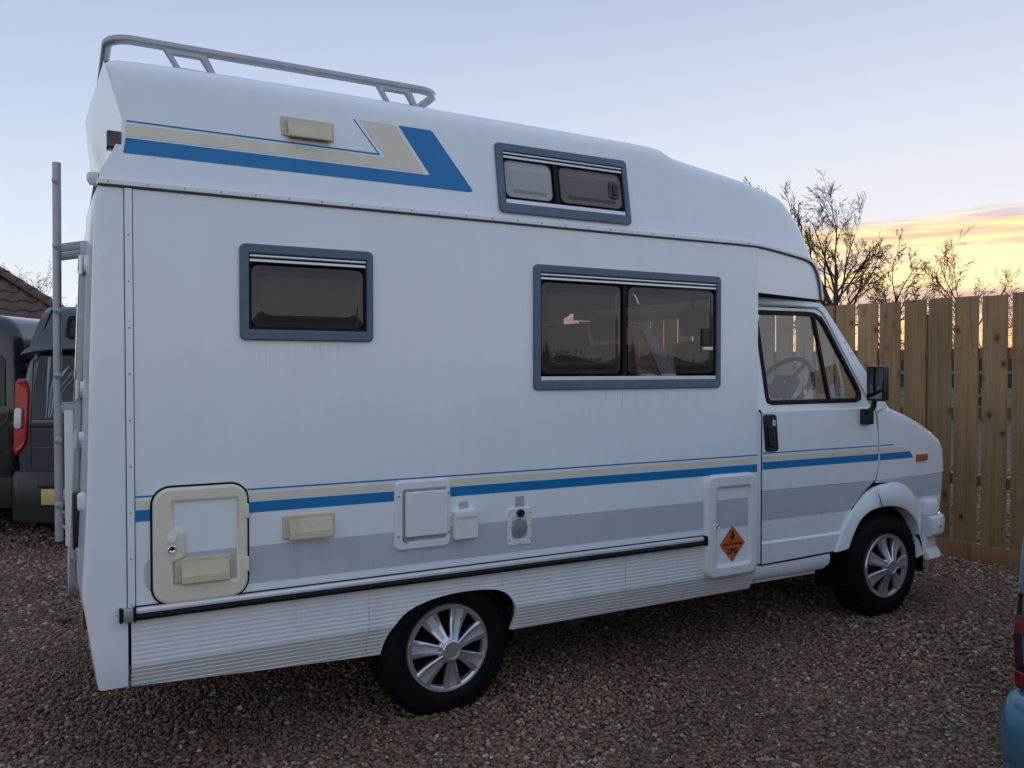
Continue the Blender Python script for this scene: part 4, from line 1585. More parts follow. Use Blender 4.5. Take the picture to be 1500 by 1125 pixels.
    # ---------------- ribbed skirt with the wheel opening
    arch = smooth_line([(.972, .318), (.988, .395), (1.015, .445), (1.062, .492), (1.130, .524), (1.250, .549), (1.40, .553), (1.51, .540), (1.575, .503), (1.607, .450), (1.616, .395), (1.606, .330)], 4)
    sk = [(.003, .366), (.5, .340)] + arch + [(2.4, .332), (3.090, .336), (3.090, .628), (2.0, .628), (1.0, .628), (.003, .628)]
    P_ = .0172

    def rib(a, b, d=0.0):
        y = .004 + (.0014 if ((b / P_) % 1.0) < .5 else 0.0)
        if b < .450:
            y += (.450 - b) * .42
        return (a, y - d, b)
    zs = []
    z = .62
    k = int(.62 / P_)
    for kk in range(k, int(.30 / P_), -1):
        for fr in (0.06, .44, .56, .94):
            zs.append((kk + fr) * P_)
    rl = [[(x, zz_) for x in np.linspace(-.02, 3.12, 14)] for zz_ in zs] + [[(x, .45) for x in np.linspace(-.02, 3.12, 14)]]
    # edge points that follow each rib at the ends, so that the relief runs through
    def rib_edge(x):
        return [(x, zz_) for zz_ in zs]
    sko = []
    left = [(.003, z_) for z_ in sorted(zs, reverse=True) if .37 < z_ < .627]
    right = [(3.090, z_) for z_ in sorted(zs) if .34 < z_ < .627]
    sko = [(.003, .366), (.5, .340)] + dens(arch, .0045, False) + [(2.4, .332), (3.090, .336)] + right + [(3.090, .628), (2.0, .628), (1.0, .628), (.003, .628)] + left
    shell('skirt', 'skirt_white', root, sko, (), None, f=rib, thick=.022, lines=rl, angle=25)
    for x in (.905, 1.535, 2.22):
        zlo = .56 if .97 < x < 1.61 else .34
        z_ = [q for q in sorted(zs) if zlo < q < .625]
        MB().loft([[rib(x - .0012, q, .0012) for q in z_], [rib(x + .0012, q, .0012) for q in z_]]).build('skirt_joint', 'grime', root)
    shell('far_skirt', 'skirt_white', root, [(.003, .366), (.5, .340)] + arch + [(2.4, .332), (3.09, .336), (3.09, .628), (.003, .628)], (), None,
          f=lambda a, b, d=0: (a, WID - .01 + d, b), thick=.02)

    # ---------------- chassis
    MB().box(-.05, 4.70, .30, 1.70, .36, .63, .01).build('chassis', 'underbody', root)
    MB().box(-.06, 3.09, .035, 1.965, .585, .638).build('floor_pan', 'underbody', root)
    MB().box(1.70, 3.10, .10, 1.90, .40, .58, .02).build('tank', 'underbody', root)
    MB().tube([(2.6, .5, .30), (2.25, .48, .29), (2.14, .38, .26), (2.10, .27, .235)], .025, 12, caps=False).build('exhaust', 'dull_aluminium', root)
    for X, R_ in ((1.289, .345), (4.252, .36)):
        for s in (0, 1):
            rows = []
            for k in range(15):
                a = rad(-8 + 196 * k / 14)
                r0 = R_
                rows.append([(X + r0 * math.cos(a), y if s == 0 else WID - y, .30 + r0 * math.sin(a) * (.85 if X < 2 else 1.12)) for y in (.075, .33)])
            rows2 = [[(X, .33 if s == 0 else WID - .33, .36)] * 2]
            mb = MB()
            mb.loft(rows)
            mb.build('wheel_well', 'underbody', root)

    # ---------------- wheels
    w = wheel_parts(root, 1.289, .060, .297, .312, -1, True, spin=rad(83))
    w2_ = wheel_parts(root, 4.252, .075, .322, .322, -1, True, spin=rad(100))
    for wh, k in ((w, -1.0), (w2_, 1.0)):
        a = rad(-38) if k < 0 else rad(100)
        # lettering on one spoke
        r_ = .142
        for s_, m_, off_ in (('GT', 'ink', -.011), ('X', 'ink_red', .011)):
            rr2 = r_ + off_ * (1 if k < 0 else 1)
            M = Matrix.Rotation(-a, 4, 'Y') @ Matrix.Translation((rr2, -.0345, 0)) @ Matrix.Rotation(rad(90), 4, 'X')
            text('cover_lettering', s_, .019, m_, wh, M)
    for X, Z, R_ in ((1.289, .297, .312), (4.252, .322, .322)):
        wheel_parts(root, X, WID - .07, Z, R_, 1, False)
    MB().box(3.905, 3.917, .15, .32, .20, .52, .004).build('mudflap', 'underbody', root)

    build_cab(root)
    build_rear(root)
    build_inside(root)
    build_rack(root)
    return root


# ---------------- cab
def Yc(x, z):
    y = .060
    if z > 1.30:
        y += .12 * (z - 1.30)
    if x > 4.15:
        y += .070 * ((x - 4.15) / .75) ** 2
    return y


NOSE = smooth_line([(4.245, 1.308), (4.36, 1.275), (4.471, 1.240), (4.64, 1.172), (4.79, 1.106), (4.850, 1.070), (4.886, 1.015), (4.904, .94), (4.909, .863), (4.893, .74), (4.876, .610)], 5)
APIL = smooth_line([(3.10, 1.945), (3.45, 1.938), (3.70, 1.928), (3.745, 1.912), (3.79, 1.868), (3.985, 1.624), (4.245, 1.302)], 5)


def cab_f(line, r):
    def f(a, b, d=0.0):
        e = dist_poly([(a, b)], line)[0]
        y = Yc(a, b)
        if e < r:
            y += r - math.sqrt(max(0, r * r - (r - e) ** 2))
        return (a, y - d, b)
    return f


def edge_pts(line, qs, sgn=1):
    out = []
    for q in qs:
        for i in range(1, len(line) - 1):
            t = Vector((line[i + 1][0] - line[i - 1][0], line[i + 1][1] - line[i - 1][1])).normalized()
            out.append((line[i][0] + t.y * q * sgn, line[i][1] - t.x * q * sgn))
    return out


def build_cab(root):
    def door_f(a, b, d=0.0):
        y = Yc(a, b)
        # pressed creases of the door skin
        if b < .862:
            y += .006 * min(1, (.862 - b) / .006)
        if b < .578:
            y -= .010 * min(1, (.578 - b) / .012)
        if 1.30 < b < 1.345:
            y += .008 * min(1, (b - 1.30) / .008)
        elif b >= 1.345:
            y += .008
        return (a, y - d, b)
    dw = [(3.205, 1.858), (3.60, 1.862), (3.672, 1.858), (3.725, 1.838), (3.758, 1.800), (3.985, 1.432), (4.004, 1.392), (3.998, 1.362), (3.965, 1.350), (3.275, 1.348), (3.247, 1.358), (3.240, 1.38)]
    dout = [(3.188, .455), (3.188, 1.29), (3.160, 1.315), (3.160, 1.888), (3.690, 1.890), (3.730, 1.868), (3.765, 1.825), (4.050, 1.365), (4.095, 1.315), (4.125, 1.27), (4.150, 1.15), (4.158, .957), (4.120, .851),
            (4.02, .795), (3.934, .712), (3.86, .60), (3.790, .470)]
    cre = [[(x, z) for x in np.linspace(3.10, 4.25, 20)] for z in (.862, .856, .578, .566, 1.30, 1.308)]
    door = shell('cab_door', 'cab_paint', root, dens(dout, .08), [dens(dw, .06)], (.09, .07), f=door_f, thick=.03, lines=cre)
    shell('far_cab_door', 'cab_paint', root, dens(dout, .1), [dens(dw, .1)], None, f=lambda a, b, d=0: (a, WID - Yc(a, b) + d, b), thick=.03)
    # shut line behind the door
    mb = MB()
    pts = [(a, Yc(a, b) + .008, b) for a, b in dens([(a, b) for a, b in dout[:2]] + [(3.175, 1.31)], .05, False)]
    mb.tube([(p[0] - .003, p[1] - .004, p[2]) for p in pts], .0065, 6)
    mb.tube([(a + .003, Yc(a, b) + .008, b) for a, b in dens(dout[8:16], .04, False)], .005, 6)
    mb.tube([(a, Yc(a, b) + .008, b - .004) for a, b in ((3.19, .452), (3.5, .457), (3.785, .466))], .005, 6)
    mb.build('door_seal', 'black_rubber', door)
    # window rubber, divider, panes
    DF = lambda a, b, d=0.0: (a, Yc(a, b) + .008 - d, b)
    ring = ccw(dens(dw, .05))
    plate('window_rubber', 'black_rubber', door, offset_poly(ring, -.012), [offset_poly(ring, .014)], -.012, .006, .004, f=DF)
    plate('quarterlight_post', 'black_rubber', door, [(3.655, 1.855), (3.676, 1.855), (3.748, 1.352), (3.727, 1.352)], (), -.012, .007, .004, f=DF)
    split = lambda z: 3.666 + (1.855 - z) / .503 * .072
    g1 = [(3.21, 1.855), (3.666, 1.858), (3.738, 1.352), (3.26, 1.352)]
    g2 = [(3.668, 1.858), (3.728, 1.836), (3.756, 1.800), (3.982, 1.432), (4.0, 1.392), (3.992, 1.364), (3.962, 1.353), (3.740, 1.352)]
    for g in (g1, g2):
        P, F, _ = cdt(dens(g, .08), (), .08)
        MB().add([DF(a, b, -.008) for a, b in P], F).build('pane', 'window_glass', door)
    P, F, _ = cdt(dens(dw, .08), (), .1)
    MB().add([(a, WID - Yc(a, b) - .012, b) for a, b in P], [t[::-1] for t in F]).build('far_pane', 'window_glass', root)
    # stickers inside the glass
    for x, z, w, h in ((3.595, 1.395, .050, .040), (3.545, 1.405, .028, .030), (3.765, 1.402, .040, .085), (3.845, 1.398, .046, .048)):
        MB().add([DF(x, z - h / 2, -.011), DF(x + w, z - h / 2, -.011), DF(x + w, z + h / 2, -.011), DF(x, z + h / 2, -.011)], [(0, 1, 2, 3)]).build('window_sticker', 'sticker_white', door)
    # handle
    HFn = lambda a, b, d=0.0: (a + (1.18 - b) * .10, Yc(a, b) - d, b)
    h = plate('door_handle', 'black_plastic', door, rrect(3.203, 3.298, 1.078, 1.286, .020), (), -.004, .012, .006, f=HFn)
    plate('grip', 'black_plastic', h, rrect(3.218, 3.262, 1.105, 1.225, .014), (), .008, .024, .008, f=HFn)
    plate('key_plate', 'sticker_white', h, rrect(3.262, 3.284, 1.222, 1.254, .003), (), .008, .0145, .002, f=HFn)
    plate('key_slot', 'black_plastic', h, rrect(3.268, 3.280, 1.236, 1.243, .001), (), .008, .0155, .001, f=HFn)
    # stripes over door and wing
    SF = lambda a, b, d=0.0: door_f(a, b, d)
    CFn = lambda a, b, d=0.0: (a, Yc(a, b) - d, b)
    for nm, m, z0, z1, x1, x2a, x2b in (('blue_stripe', 'stripe_blue', .981, 1.022, 4.150, 4.500, 4.462), ('cream_stripe', 'stripe_cream', 1.030, 1.055, 4.150, 4.42, 4.39), ('pinstripe', 'stripe_blue', 1.068, 1.074, 4.148, 4.30, 4.30)):
        stripe(nm, m, door, [(3.192, z0), (x1, z0), (x1, z1), (3.192, z1)], SF, .0016, .12)
        stripe(nm, m, root, [(4.168, z0), (x2a, z0), (x2b, z1), (4.168, z1)], CFn, .0016, .06)
    stripe('grey_stripe', 'stripe_grey', door, [(3.192, .697), (3.912, .697), (4.02, .785), (4.115, .845), (4.117, .853), (3.192, .853)], SF, .0016, .1)
    # frame over and in front of the door
    inner = [(a, b) for a, b in reversed(dout[2:10])]
    fr = [(3.11, 1.945)] + APIL[1:-1] + [(4.245, 1.302), (4.166, 1.290), (4.135, 1.275)] + [(4.104, 1.320), (4.058, 1.371), (3.772, 1.832), (3.736, 1.876), (3.694, 1.898), (3.154, 1.896), (3.11, 1.896)]
    FFn = lambda a, b, d=0.0: (a, Yc(a, b) - d, b)
    shell('cab_frame', 'cab_paint', root, dens(fr, .06), (), (.06, .03), f=FFn, thick=.03)
    shell('far_cab_frame', 'cab_paint', root, dens(fr, .08), (), None, f=lambda a, b, d=0: (a, WID - Yc(a, b) + d, b), thick=.03)
    rivet_row(root, [(3.905, 1.695), (3.955, 1.632)], FFn, .001, 'pillar_screws', .007)
    MB().tube([FFn(a, b, -.012) for a, b in APIL[2:]], .009, 6).build('windscreen_rubber', 'black_rubber', root)
    bp_ = [(3.10, .46), (3.182, .46), (3.182, 1.288), (3.153, 1.312), (3.153, 1.89), (3.10, 1.89)]
    shell('door_pillar', 'cab_paint', root, bp_, (), None, f=CFn, thick=.03)
    # drip rail of the cab roof
    MB().tube([(3.11, Yc(3.1, 1.9) - .012, 1.908), (3.45, Yc(3.45, 1.9) - .012, 1.906), (3.70, Yc(3.7, 1.9) - .010, 1.902)], .006, 6).build('drip_rail', 'cab_paint', root)
    wsl = [q for q in APIL if q[0] > 3.72]
    bridge('windscreen', 'window_glass', root, wsl, FFn, bulge_x=.07, n=16)
    bridge('cab_roof', 'cab_paint', root, [q for q in APIL if q[0] < 3.76], FFn, n=12)
    # wing
    archw = [(4.870, .606), (4.60, .604), (4.57, .66), (4.51, .735), (4.43, .795), (4.33, .832), (4.22, .842), (4.135, .845)]
    wing = NOSE + archw[1:] + [(4.165, .957), (4.157, 1.15), (4.142, 1.27)]
    WF = cab_f(NOSE, .034)
    def wing_f(a, b, d=0.0):
        p = WF(a, b, d)
        return (p[0], p[1] + (.006 * min(1, (.862 - b) / .006) if b < .862 else 0), p[2])
    ex = edge_pts(NOSE, (.0015, .004, .009, .017, .034))
    shell('wing', 'cab_paint', root, dens(wing, .05), (), (.06, .05), f=wing_f, thick=.02, extra=ex, lines=[[(x, z) for x in np.linspace(4.1, 4.95, 18)] for z in (.862, .856)])
    shell('far_wing', 'cab_paint', root, dens(wing, .07), (), (.1, .08), f=lambda a, b, d=0: (a, WID - wing_f(a, b)[1] + d, b), thick=.02)
    stripe('grey_stripe', 'stripe_grey', root, [(4.163, .853), (4.60, .853), (4.865, .853), (4.86, .72), (4.57, .72), (4.52, .74), (4.44, .80), (4.34, .838), (4.22, .848), (4.15, .850)], wing_f, .0016, .04)
    bridge('bonnet', 'cab_paint', root, NOSE, wing_f, bx=[.06 * min(1, max(0, (a - 4.3) / .5)) for a, b in NOSE], bulge_z=.02, n=20)
    # front corner below the wing, grille and lamps on the nose
    plate('grille', 'black_plastic', root, rrect(.62, 1.38, .72, .93, .02), (), 0, .012, .005, f=lambda a, b, d: (4.935 + d, a, b))
    for y in (.36, 1.64):
        plate('headlight', 'clear_lens', root, rrect(y - .15, y + .15, .72, .92, .02), (), 0, .03, .01, f=lambda a, b, d: (4.892 + d, a, b))
    # indicator
    IF = lambda a, b, d=0.0: (a, Yc(a, b) - d, b)
    plate('indicator', 'orange_lens', root, rrect(4.535, 4.650, .955, .998, .008), (), -.004, .018, .006, f=IF)
    # arch flare
    inn = smooth_line([(3.865, .480), (3.91, .565), (3.970, .640), (4.06, .685), (4.17, .700), (4.28, .695), (4.38, .668), (4.46, .620), (4.515, .565), (4.545, .49)], 4)
    out = smooth_line([(3.768, .462), (3.815, .555), (3.878, .650), (4.005, .765), (4.12, .818), (4.23, .834), (4.35, .830), (4.46, .785), (4.545, .700), (4.590, .600)], 4)
    rows = []
    for (a, b), (c, d) in zip(inn, out):
        y0 = Yc(c, d)
        rows.append([(c, y0 + .012, d), (c, y0 - .004, d), (c + (a - c) * .06, y0 - .014, d + (b - d) * .06), (c + (a - c) * .5, y0 - .026, d + (b - d) * .5), (c + (a - c) * .95, y0 - .030, d + (b - d) * .95),
                     (a, y0 - .026, b), (a + .0, y0 + .055, b - .004)])
    MB().loft(rows).build('arch_flare', 'cab_paint', root, 40, fix=True)
    ya = Yc(4.12, .8)
    MB().tube([(4.118 + (4.128 - 4.118) * 0, ya - .006, .817), (4.135, ya - .029, .757), (4.152, ya - .033, .703)], .0022, 5).build('flare_joint', 'black_rubber', root)
    # sill
    mb = MB()
    rows = []
    for x, z0, z1 in ((3.10, .368, .450), (3.45, .366, .454), (3.70, .366, .460), (3.745, .385, .462)):
        rows.append([(x, .30, z0), (x, .082, z0), (x, .072, z0 + .012), (x, .066, z1 - .025), (x, .074, z1 - .006), (x, .11, z1)])
    MB().loft(rows).build('sill', 'cab_paint', root, fix=True)
    MB().box(3.12, 3.66, .10, .28, .340, .364, .006).build('sill_flange', 'skirt_white', root)
    # lower front corner, bumper and spoiler as sweeps round the nose
    path = smooth_line([(4.618, .052), (4.69, .056), (4.76, .075), (4.84, .13), (4.90, .24), (4.94, .5), (4.955, 1.0), (4.94, 1.5), (4.90, 1.76), (4.84, 1.87), (4.76, 1.925), (4.69, 1.944), (4.618, 1.948)], 4)
    def swp(name, m, prof, par=root, i0=0):
        rows = []
        P2 = path[i0:]
        for i, (x, y) in enumerate(P2):
            a = P2[max(i - 1, 0)]
            b = P2[min(i + 1, len(P2) - 1)]
            t = Vector((b[0] - a[0], b[1] - a[1])).normalized()
            nx, ny = t.y, -t.x
            rows.append([(x + nx * d, y + ny * d, z) for d, z in prof])
        mb = MB()
        mb.loft(rows, close=True)
        n = len(prof)
        mb.f.append(tuple(range(n)))
        mb.f.append(tuple(len(mb.v) - n + k for k in range(n))[::-1])
        return mb.build(name, m, par, 32, fix=True)
    swp('nose_band', 'cab_paint', [(-.06, .602), (-.006, .602), (.004, .612), (.002, .668), (-.010, .690), (-.06, .69)])
    bm_ = swp('front_bumper', 'cab_paint', [(-.05, .470), (.018, .474), (.030, .490), (.034, .565), (.026, .588), (.006, .600), (-.05, .600)])
    swp('spoiler', 'cab_paint', [(-.06, .330), (.004, .322), (.016, .332), (.006, .358), (-.018, .390), (-.022, .468), (-.06, .468)], bm_)
    MB().lathe([(.010, .002), (.010, -.004), (.006, -.007), (0, -.007)], 14, c=(4.700, .022, .540)).build('bumper_bolt', 'chrome', bm_)
    prof = [(4.515, .352), (4.58, .332), (4.612, .36), (4.625, .45), (4.612, .545), (4.585, .60), (4.522, .60), (4.508, .5)]
    shell('bumper_end', 'skirt_white', bm_, dens(prof, .03), (), .03, f=lambda a, b, d=0.0: (a - d * .6, .058 + (4.625 - a) * .85 - d * .8, b), thick=.02)
    # mirror on its arm
    mr = MB().box(3.945, 3.995, -.135, -.010, 1.350, 1.556, .018).build('door_mirror', 'black_plastic', root)
    MB().box(3.9405, 3.9445, -.125, -.020, 1.364, 1.545, .0015).build('mirror_face', 'mirror_glass', mr)
    MB().tube([(3.972, -.050, 1.36), (3.985, -.035, 1.315), (4.005, .010, 1.285), (4.02, .05, 1.275)], .016, 8).build('mirror_arm', 'black_plastic', mr)
    MB().box(3.985, 4.075, .030, .062, 1.205, 1.300, .008).build('mirror_foot', 'black_plastic', mr)


def build_rear(root):
    # what stands proud of the back wall
    yR = lambda y: 0
    door = plate('rear_door', 'white_plastic', root, rrect(.48, 1.20, .62, 2.05, .06), (), -.01, .024, .01, f=lambda a, b, d: (-.142 + (b - 1.1) * .040 - d, a, b))
    RF = lambda a, b, d: (-.166 + (b - 1.1) * .040 - d, a, b)
    plate('door_seal', 'dull_aluminium', door, rrect(.465, 1.215, .605, 2.065, .07), [rrect(.50, 1.18, .64, 2.03, .05)], -.01, .012, .004, f=RF)
    pw = plate('rear_window', 'black_rubber', door, rrect(.58, 1.10, 1.42, 1.98, .06), [rrect(.61, 1.07, 1.45, 1.95, .05)], 0, .012, .004, f=RF)
    plate('pane', 'dark_glass', pw, rrect(.60, 1.08, 1.44, 1.96, .05), (), 0, .016, .006, f=RF)
    for z in (.78, 1.22, 1.42, 1.92):
        MB().lathe([(0, 0), (.010, 0), (.010, .075), (0, .075)], 12, c=(-.168 + (z - 1.1) * .035, .455, z), axis='z').build('hinge', 'aluminium', door)
        MB().box(-.160 + (z - 1.1) * .035, -.135 + (z - 1.1) * .035, .40, .452, z + .004, z + .070, .003).build('hinge_leaf', 'aluminium', door)
    plate('grab_handle', 'black_plastic', root, rrect(.40, .428, .82, 1.05, .010), (), 0, .040, .008, f=lambda a, b, d: (-.140 - d, a, b))
    plate('edge_catch', 'white_plastic', root, rrect(.20, .26, 1.00, 1.07, .02), (), 0, .030, .012, f=lambda a, b, d: (-.135 - d, a, b))
    # white folded bike-rack box low on the door
    MB().box(-.205, -.170, .70, .95, .78, 1.36, .008).build('rack_cover', 'white_plastic', root)
    # rear lamp clusters
    for y in (.085, 1.915):
        l = plate('rear_lamp', 'orange_lens', root, rrect(y - .055, y + .065, .52, .60, .008), (), -.02, .006, .004, f=lambda a, b, d: (-.132 - d + (.57 - b) * .25, a, b))
        plate('brake_lens', 'deep_red_lens', l, rrect(y - .055, y + .065, .602, .68, .008), (), -.02, .006, .004, f=lambda a, b, d: (-.146 - d, a, b))
    plate('marker_lamp', 'dark_red_lens', root, rrect(.025, .080, 2.335, 2.400, .008), (), -.03, .018, .006, f=lambda a, b, d: (-.045 - d, a, b))
    # reversing / awning lamp dome above the door
    MB().lathe([(.0, -.026), (.022, -.024), (.031, -.008), (.032, .01), (.026, .022), (0, .028)], 24, c=(-.088, .42, 2.300), axis='z').build('roof_lamp', 'white_plastic', root)
    # ladder
    lx = -.228
    lad = MB().tube([(lx, .80, .79), (lx, .80, 1.6), (lx + .004, .80, 2.43)], .017, 12).build('ladder', 'dull_aluminium', root)
    MB().tube([(lx, 1.12, .79), (lx, 1.12, 1.6), (lx + .004, 1.12, 2.43)], .017, 12).build('stile', 'dull_aluminium', lad)
    for z in np.arange(.95, 2.40, .28):
        MB().tube([(lx, .776, z), (lx, 1.144, z)], .013, 10).build('rung', 'dull_aluminium', lad)
        MB().lathe([(.0165, 0), (.0165, -.004), (.008, -.007), (0, -.010)], 12, c=(lx, .778, z)).build('rung_end', 'dull_aluminium', lad)
    for y in (.80, 1.12):
        for z in (2.06, 1.365):
            MB().box(lx, -.12, y - .012, y + .012, z - .018, z + .018, .004,
                     M=Matrix.Translation((lx, y, z)) @ Matrix.Rotation(rad(-12 if z > 2 else 0), 4, 'Y') @ Matrix.Translation((-lx, -y, -z))).build('bracket', 'dull_aluminium', lad)
        for dz in (0, .065):
            MB().tube([(lx, y, .86 + dz), (-.13, y - .02, .80 + dz * .9)], .011, 8).build('bracket', 'dull_aluminium', lad)


def build_inside(root):
    ins = MB()
    # linings
    MB().box(.02, 3.10, 1.955, 1.962, .66, 1.44).build('lining', 'liner', root)
    MB().box(.02, 3.07, 1.945, 1.953, 2.03, 2.40).build('lining', 'liner', root)
    shell('overcab_lining', 'liner', root, [(3.05, 1.955), (3.66, 1.955), (3.60, 2.30), (3.05, 2.45)], (), None, f=lambda a, b, d=0: (a, WID - Yh(a, b) - .035 + d, b), thick=.01)
    MB().box(-.03, 3.6, .12, 1.88, .64, .66).build('cabin_floor', 'liner', root)
    MB().box(.30, 1.05, .9, 1.95, .66, 2.19).build('wardrobe', 'liner', root)
    MB().box(1.06, 1.62, 1.35, 1.95, .66, 2.19).build('cupboard', 'liner', root)
    MB().box(.02, .30, .10, 1.95, .66, 2.3).build('partition', 'liner', root)
    MB().box(.30, 1.64, .036, .60, 1.0, 1.06).build('worktop', 'liner', root)
    MB().box(1.72, 2.78, 1.925, 1.932, 1.47, 2.0).build('blind', 'glow_block_beige', root)  # closed blind added to block the sunset glow through the far window
    # seats
    def seat(x, y, z, h, m, fwd=1, w=.46, name='seat'):
        b = MB().box(-.06, .06, -w / 2, w / 2, 0, h, .05, M=Matrix.Translation((x, y, z)) @ Matrix.Rotation(rad(-12 * fwd), 4, 'Y')).build(name, m, root)
        MB().box(x + (.0 if fwd > 0 else -.48), x + (.48 if fwd > 0 else 0), y - w / 2, y + w / 2, z - .10, z + .05, .05).build('cushion', m, b)
        MB().box(-.05, .05, -.13, .13, h + .03, h + .20, .04, M=Matrix.Translation((x, y, z)) @ Matrix.Rotation(rad(-12 * fwd), 4, 'Y')).build('headrest', m, b)
        return b
    seat(3.28, .52, 1.10, .62, 'seat_cloth')
    seat(3.28, 1.48, 1.10, .62, 'seat_cloth')
    seat(2.38, .70, 1.10, .70, 'seat_cloth', 1, .52)
    seat(2.62, 1.55, 1.05, .50, 'seat_cloth_brown', -1, .60)
    MB().tube([(2.98, .40, 1.95), (3.0, .40, 1.75), (3.06, .38, 1.5)], .012, 6).build('seat_belt', 'black_rubber', root)
    MB().box(1.75, 2.25, .30, .85, 1.12, 1.15, .008).build('table', 'liner', root)
    # dash and wheel
    mb = MB()
    prof = [(3.86, 1.05), (3.84, 1.20), (3.87, 1.30), (3.93, 1.345), (4.10, 1.345), (4.22, 1.29), (4.30, 1.05)]
    mb.loft([[(a, y, b) for a, b in prof] for y in (.13, .14, 1.86, 1.87)], close=True)
    n = len(prof)
    mb.f += [tuple(range(n)), tuple(3 * n + k for k in range(n))[::-1]]
    mb.build('dashboard', 'dash', root, fix=True)
    MB().box(4.05, 4.16, 1.0, 1.75, 1.34, 1.375, .01).build('dash_top', 'dash', root)
    M = Matrix.Translation((3.765, .46, 1.435)) @ Matrix.Rotation(rad(-55), 4, 'Y')
    mb = MB()
    rr = .205
    pts = [M @ Vector((rr * math.cos(t), rr * math.sin(t), 0)) for t in np.linspace(0, 2 * math.pi, 41)]
    mb.tube(pts, .0165, 8, caps=False)
    sw = mb.build('steering_wheel', 'black_plastic', root)
    MB().box(-.075, .075, -.085, .085, -.045, .02, .02, M=M).build('horn_pad', 'dash', sw)
    mb = MB()
    for a in (-150, -30, 90):
        t = rad(a)
        mb.tube([M @ Vector((.06 * math.cos(t), .06 * math.sin(t), -.01)), M @ Vector((rr * math.cos(t), rr * math.sin(t), 0))], .013, 6)
    mb.build('spokes', 'black_plastic', sw)
    mb = MB()
    mb.tube([M @ Vector((.026 * math.cos(t), .036 * math.sin(t), .022)) for t in np.linspace(0, 2 * math.pi, 25)], .0025, 5, caps=False)
    mb.build('emblem', 'aluminium', sw)


def build_rack(root):
    y0, y1 = .26, 1.74
    z = 2.818
    r = .0185
    def arc(c, a0, a1, R_, n=6):
        return [(c[0] + R_ * math.cos(rad(a0 + (a1 - a0) * k / n)), c[1] + R_ * math.sin(rad(a0 + (a1 - a0) * k / n)), z) for k in range(n + 1)]
    R_ = .09
    x0, x1 = -.045, 1.335
    loop = arc((x0 + R_, y0 + R_), 180, 270, R_) + arc((x1 - R_, y0 + R_), 270, 360, R_) + arc((x1 - R_, y1 - R_), 0, 90, R_) + arc((x0 + R_, y1 - R_), 90, 180, R_)
    loop.append(loop[0])
    rk = MB().tube(loop, r, 12, caps=False).build('roof_rack', 'dull_aluminium', root)
    for xs in (.15, 1.03):
        for y in (y0, y1):
            def SFn(a, b, d):
                return (a, y - d, b)
            out = [(xs, z - .004), (xs + .155, z - .004), (xs + .205, z - .085), (xs + .205, 2.700), (xs + .075, 2.700), (xs + .060, z - .085)]
            out = [(xs - .004, z - .004), (xs + .160, z - .004), (xs + .212, 2.712), (xs + .060, 2.712)]
            hol = [(xs + .034, z - .030), (xs + .140, z - .030), (xs + .172, z - .078), (xs + .064, z - .078)]
            plate('support', 'dull_aluminium', rk, out, [hol], -.012, .012, .004, f=SFn)


build_motorhome()


# ------------------------------------------------------------------ the other vehicles
def car_wheel(root, x, y, R, w, side):
    mb = MB()
    s = side
    prof = [(R * .62, 0), (R * .7, .008 * s), (R * .88, .006 * s), (R * .97, -.02 * s), (R, -.045 * s), (R, (-w + .045) * s), (R * .95, (-w + .01) * s), (R * .6, -w * s)]
    t = mb.lathe(prof, 40, axis='x').build('wheel', 'tyre_rubber', root, 30, fix=True)
    t.location = (x, y, R - .015)
    MB().lathe([(0, -.005 * s), (R * .16, -.002 * s), (R * .3, -.02 * s), (R * .58, .0), (R * .63, .004 * s), (R * .63, -.03 * s)], 32, axis='x').build('rim', 'silver_paint', t)
    return t


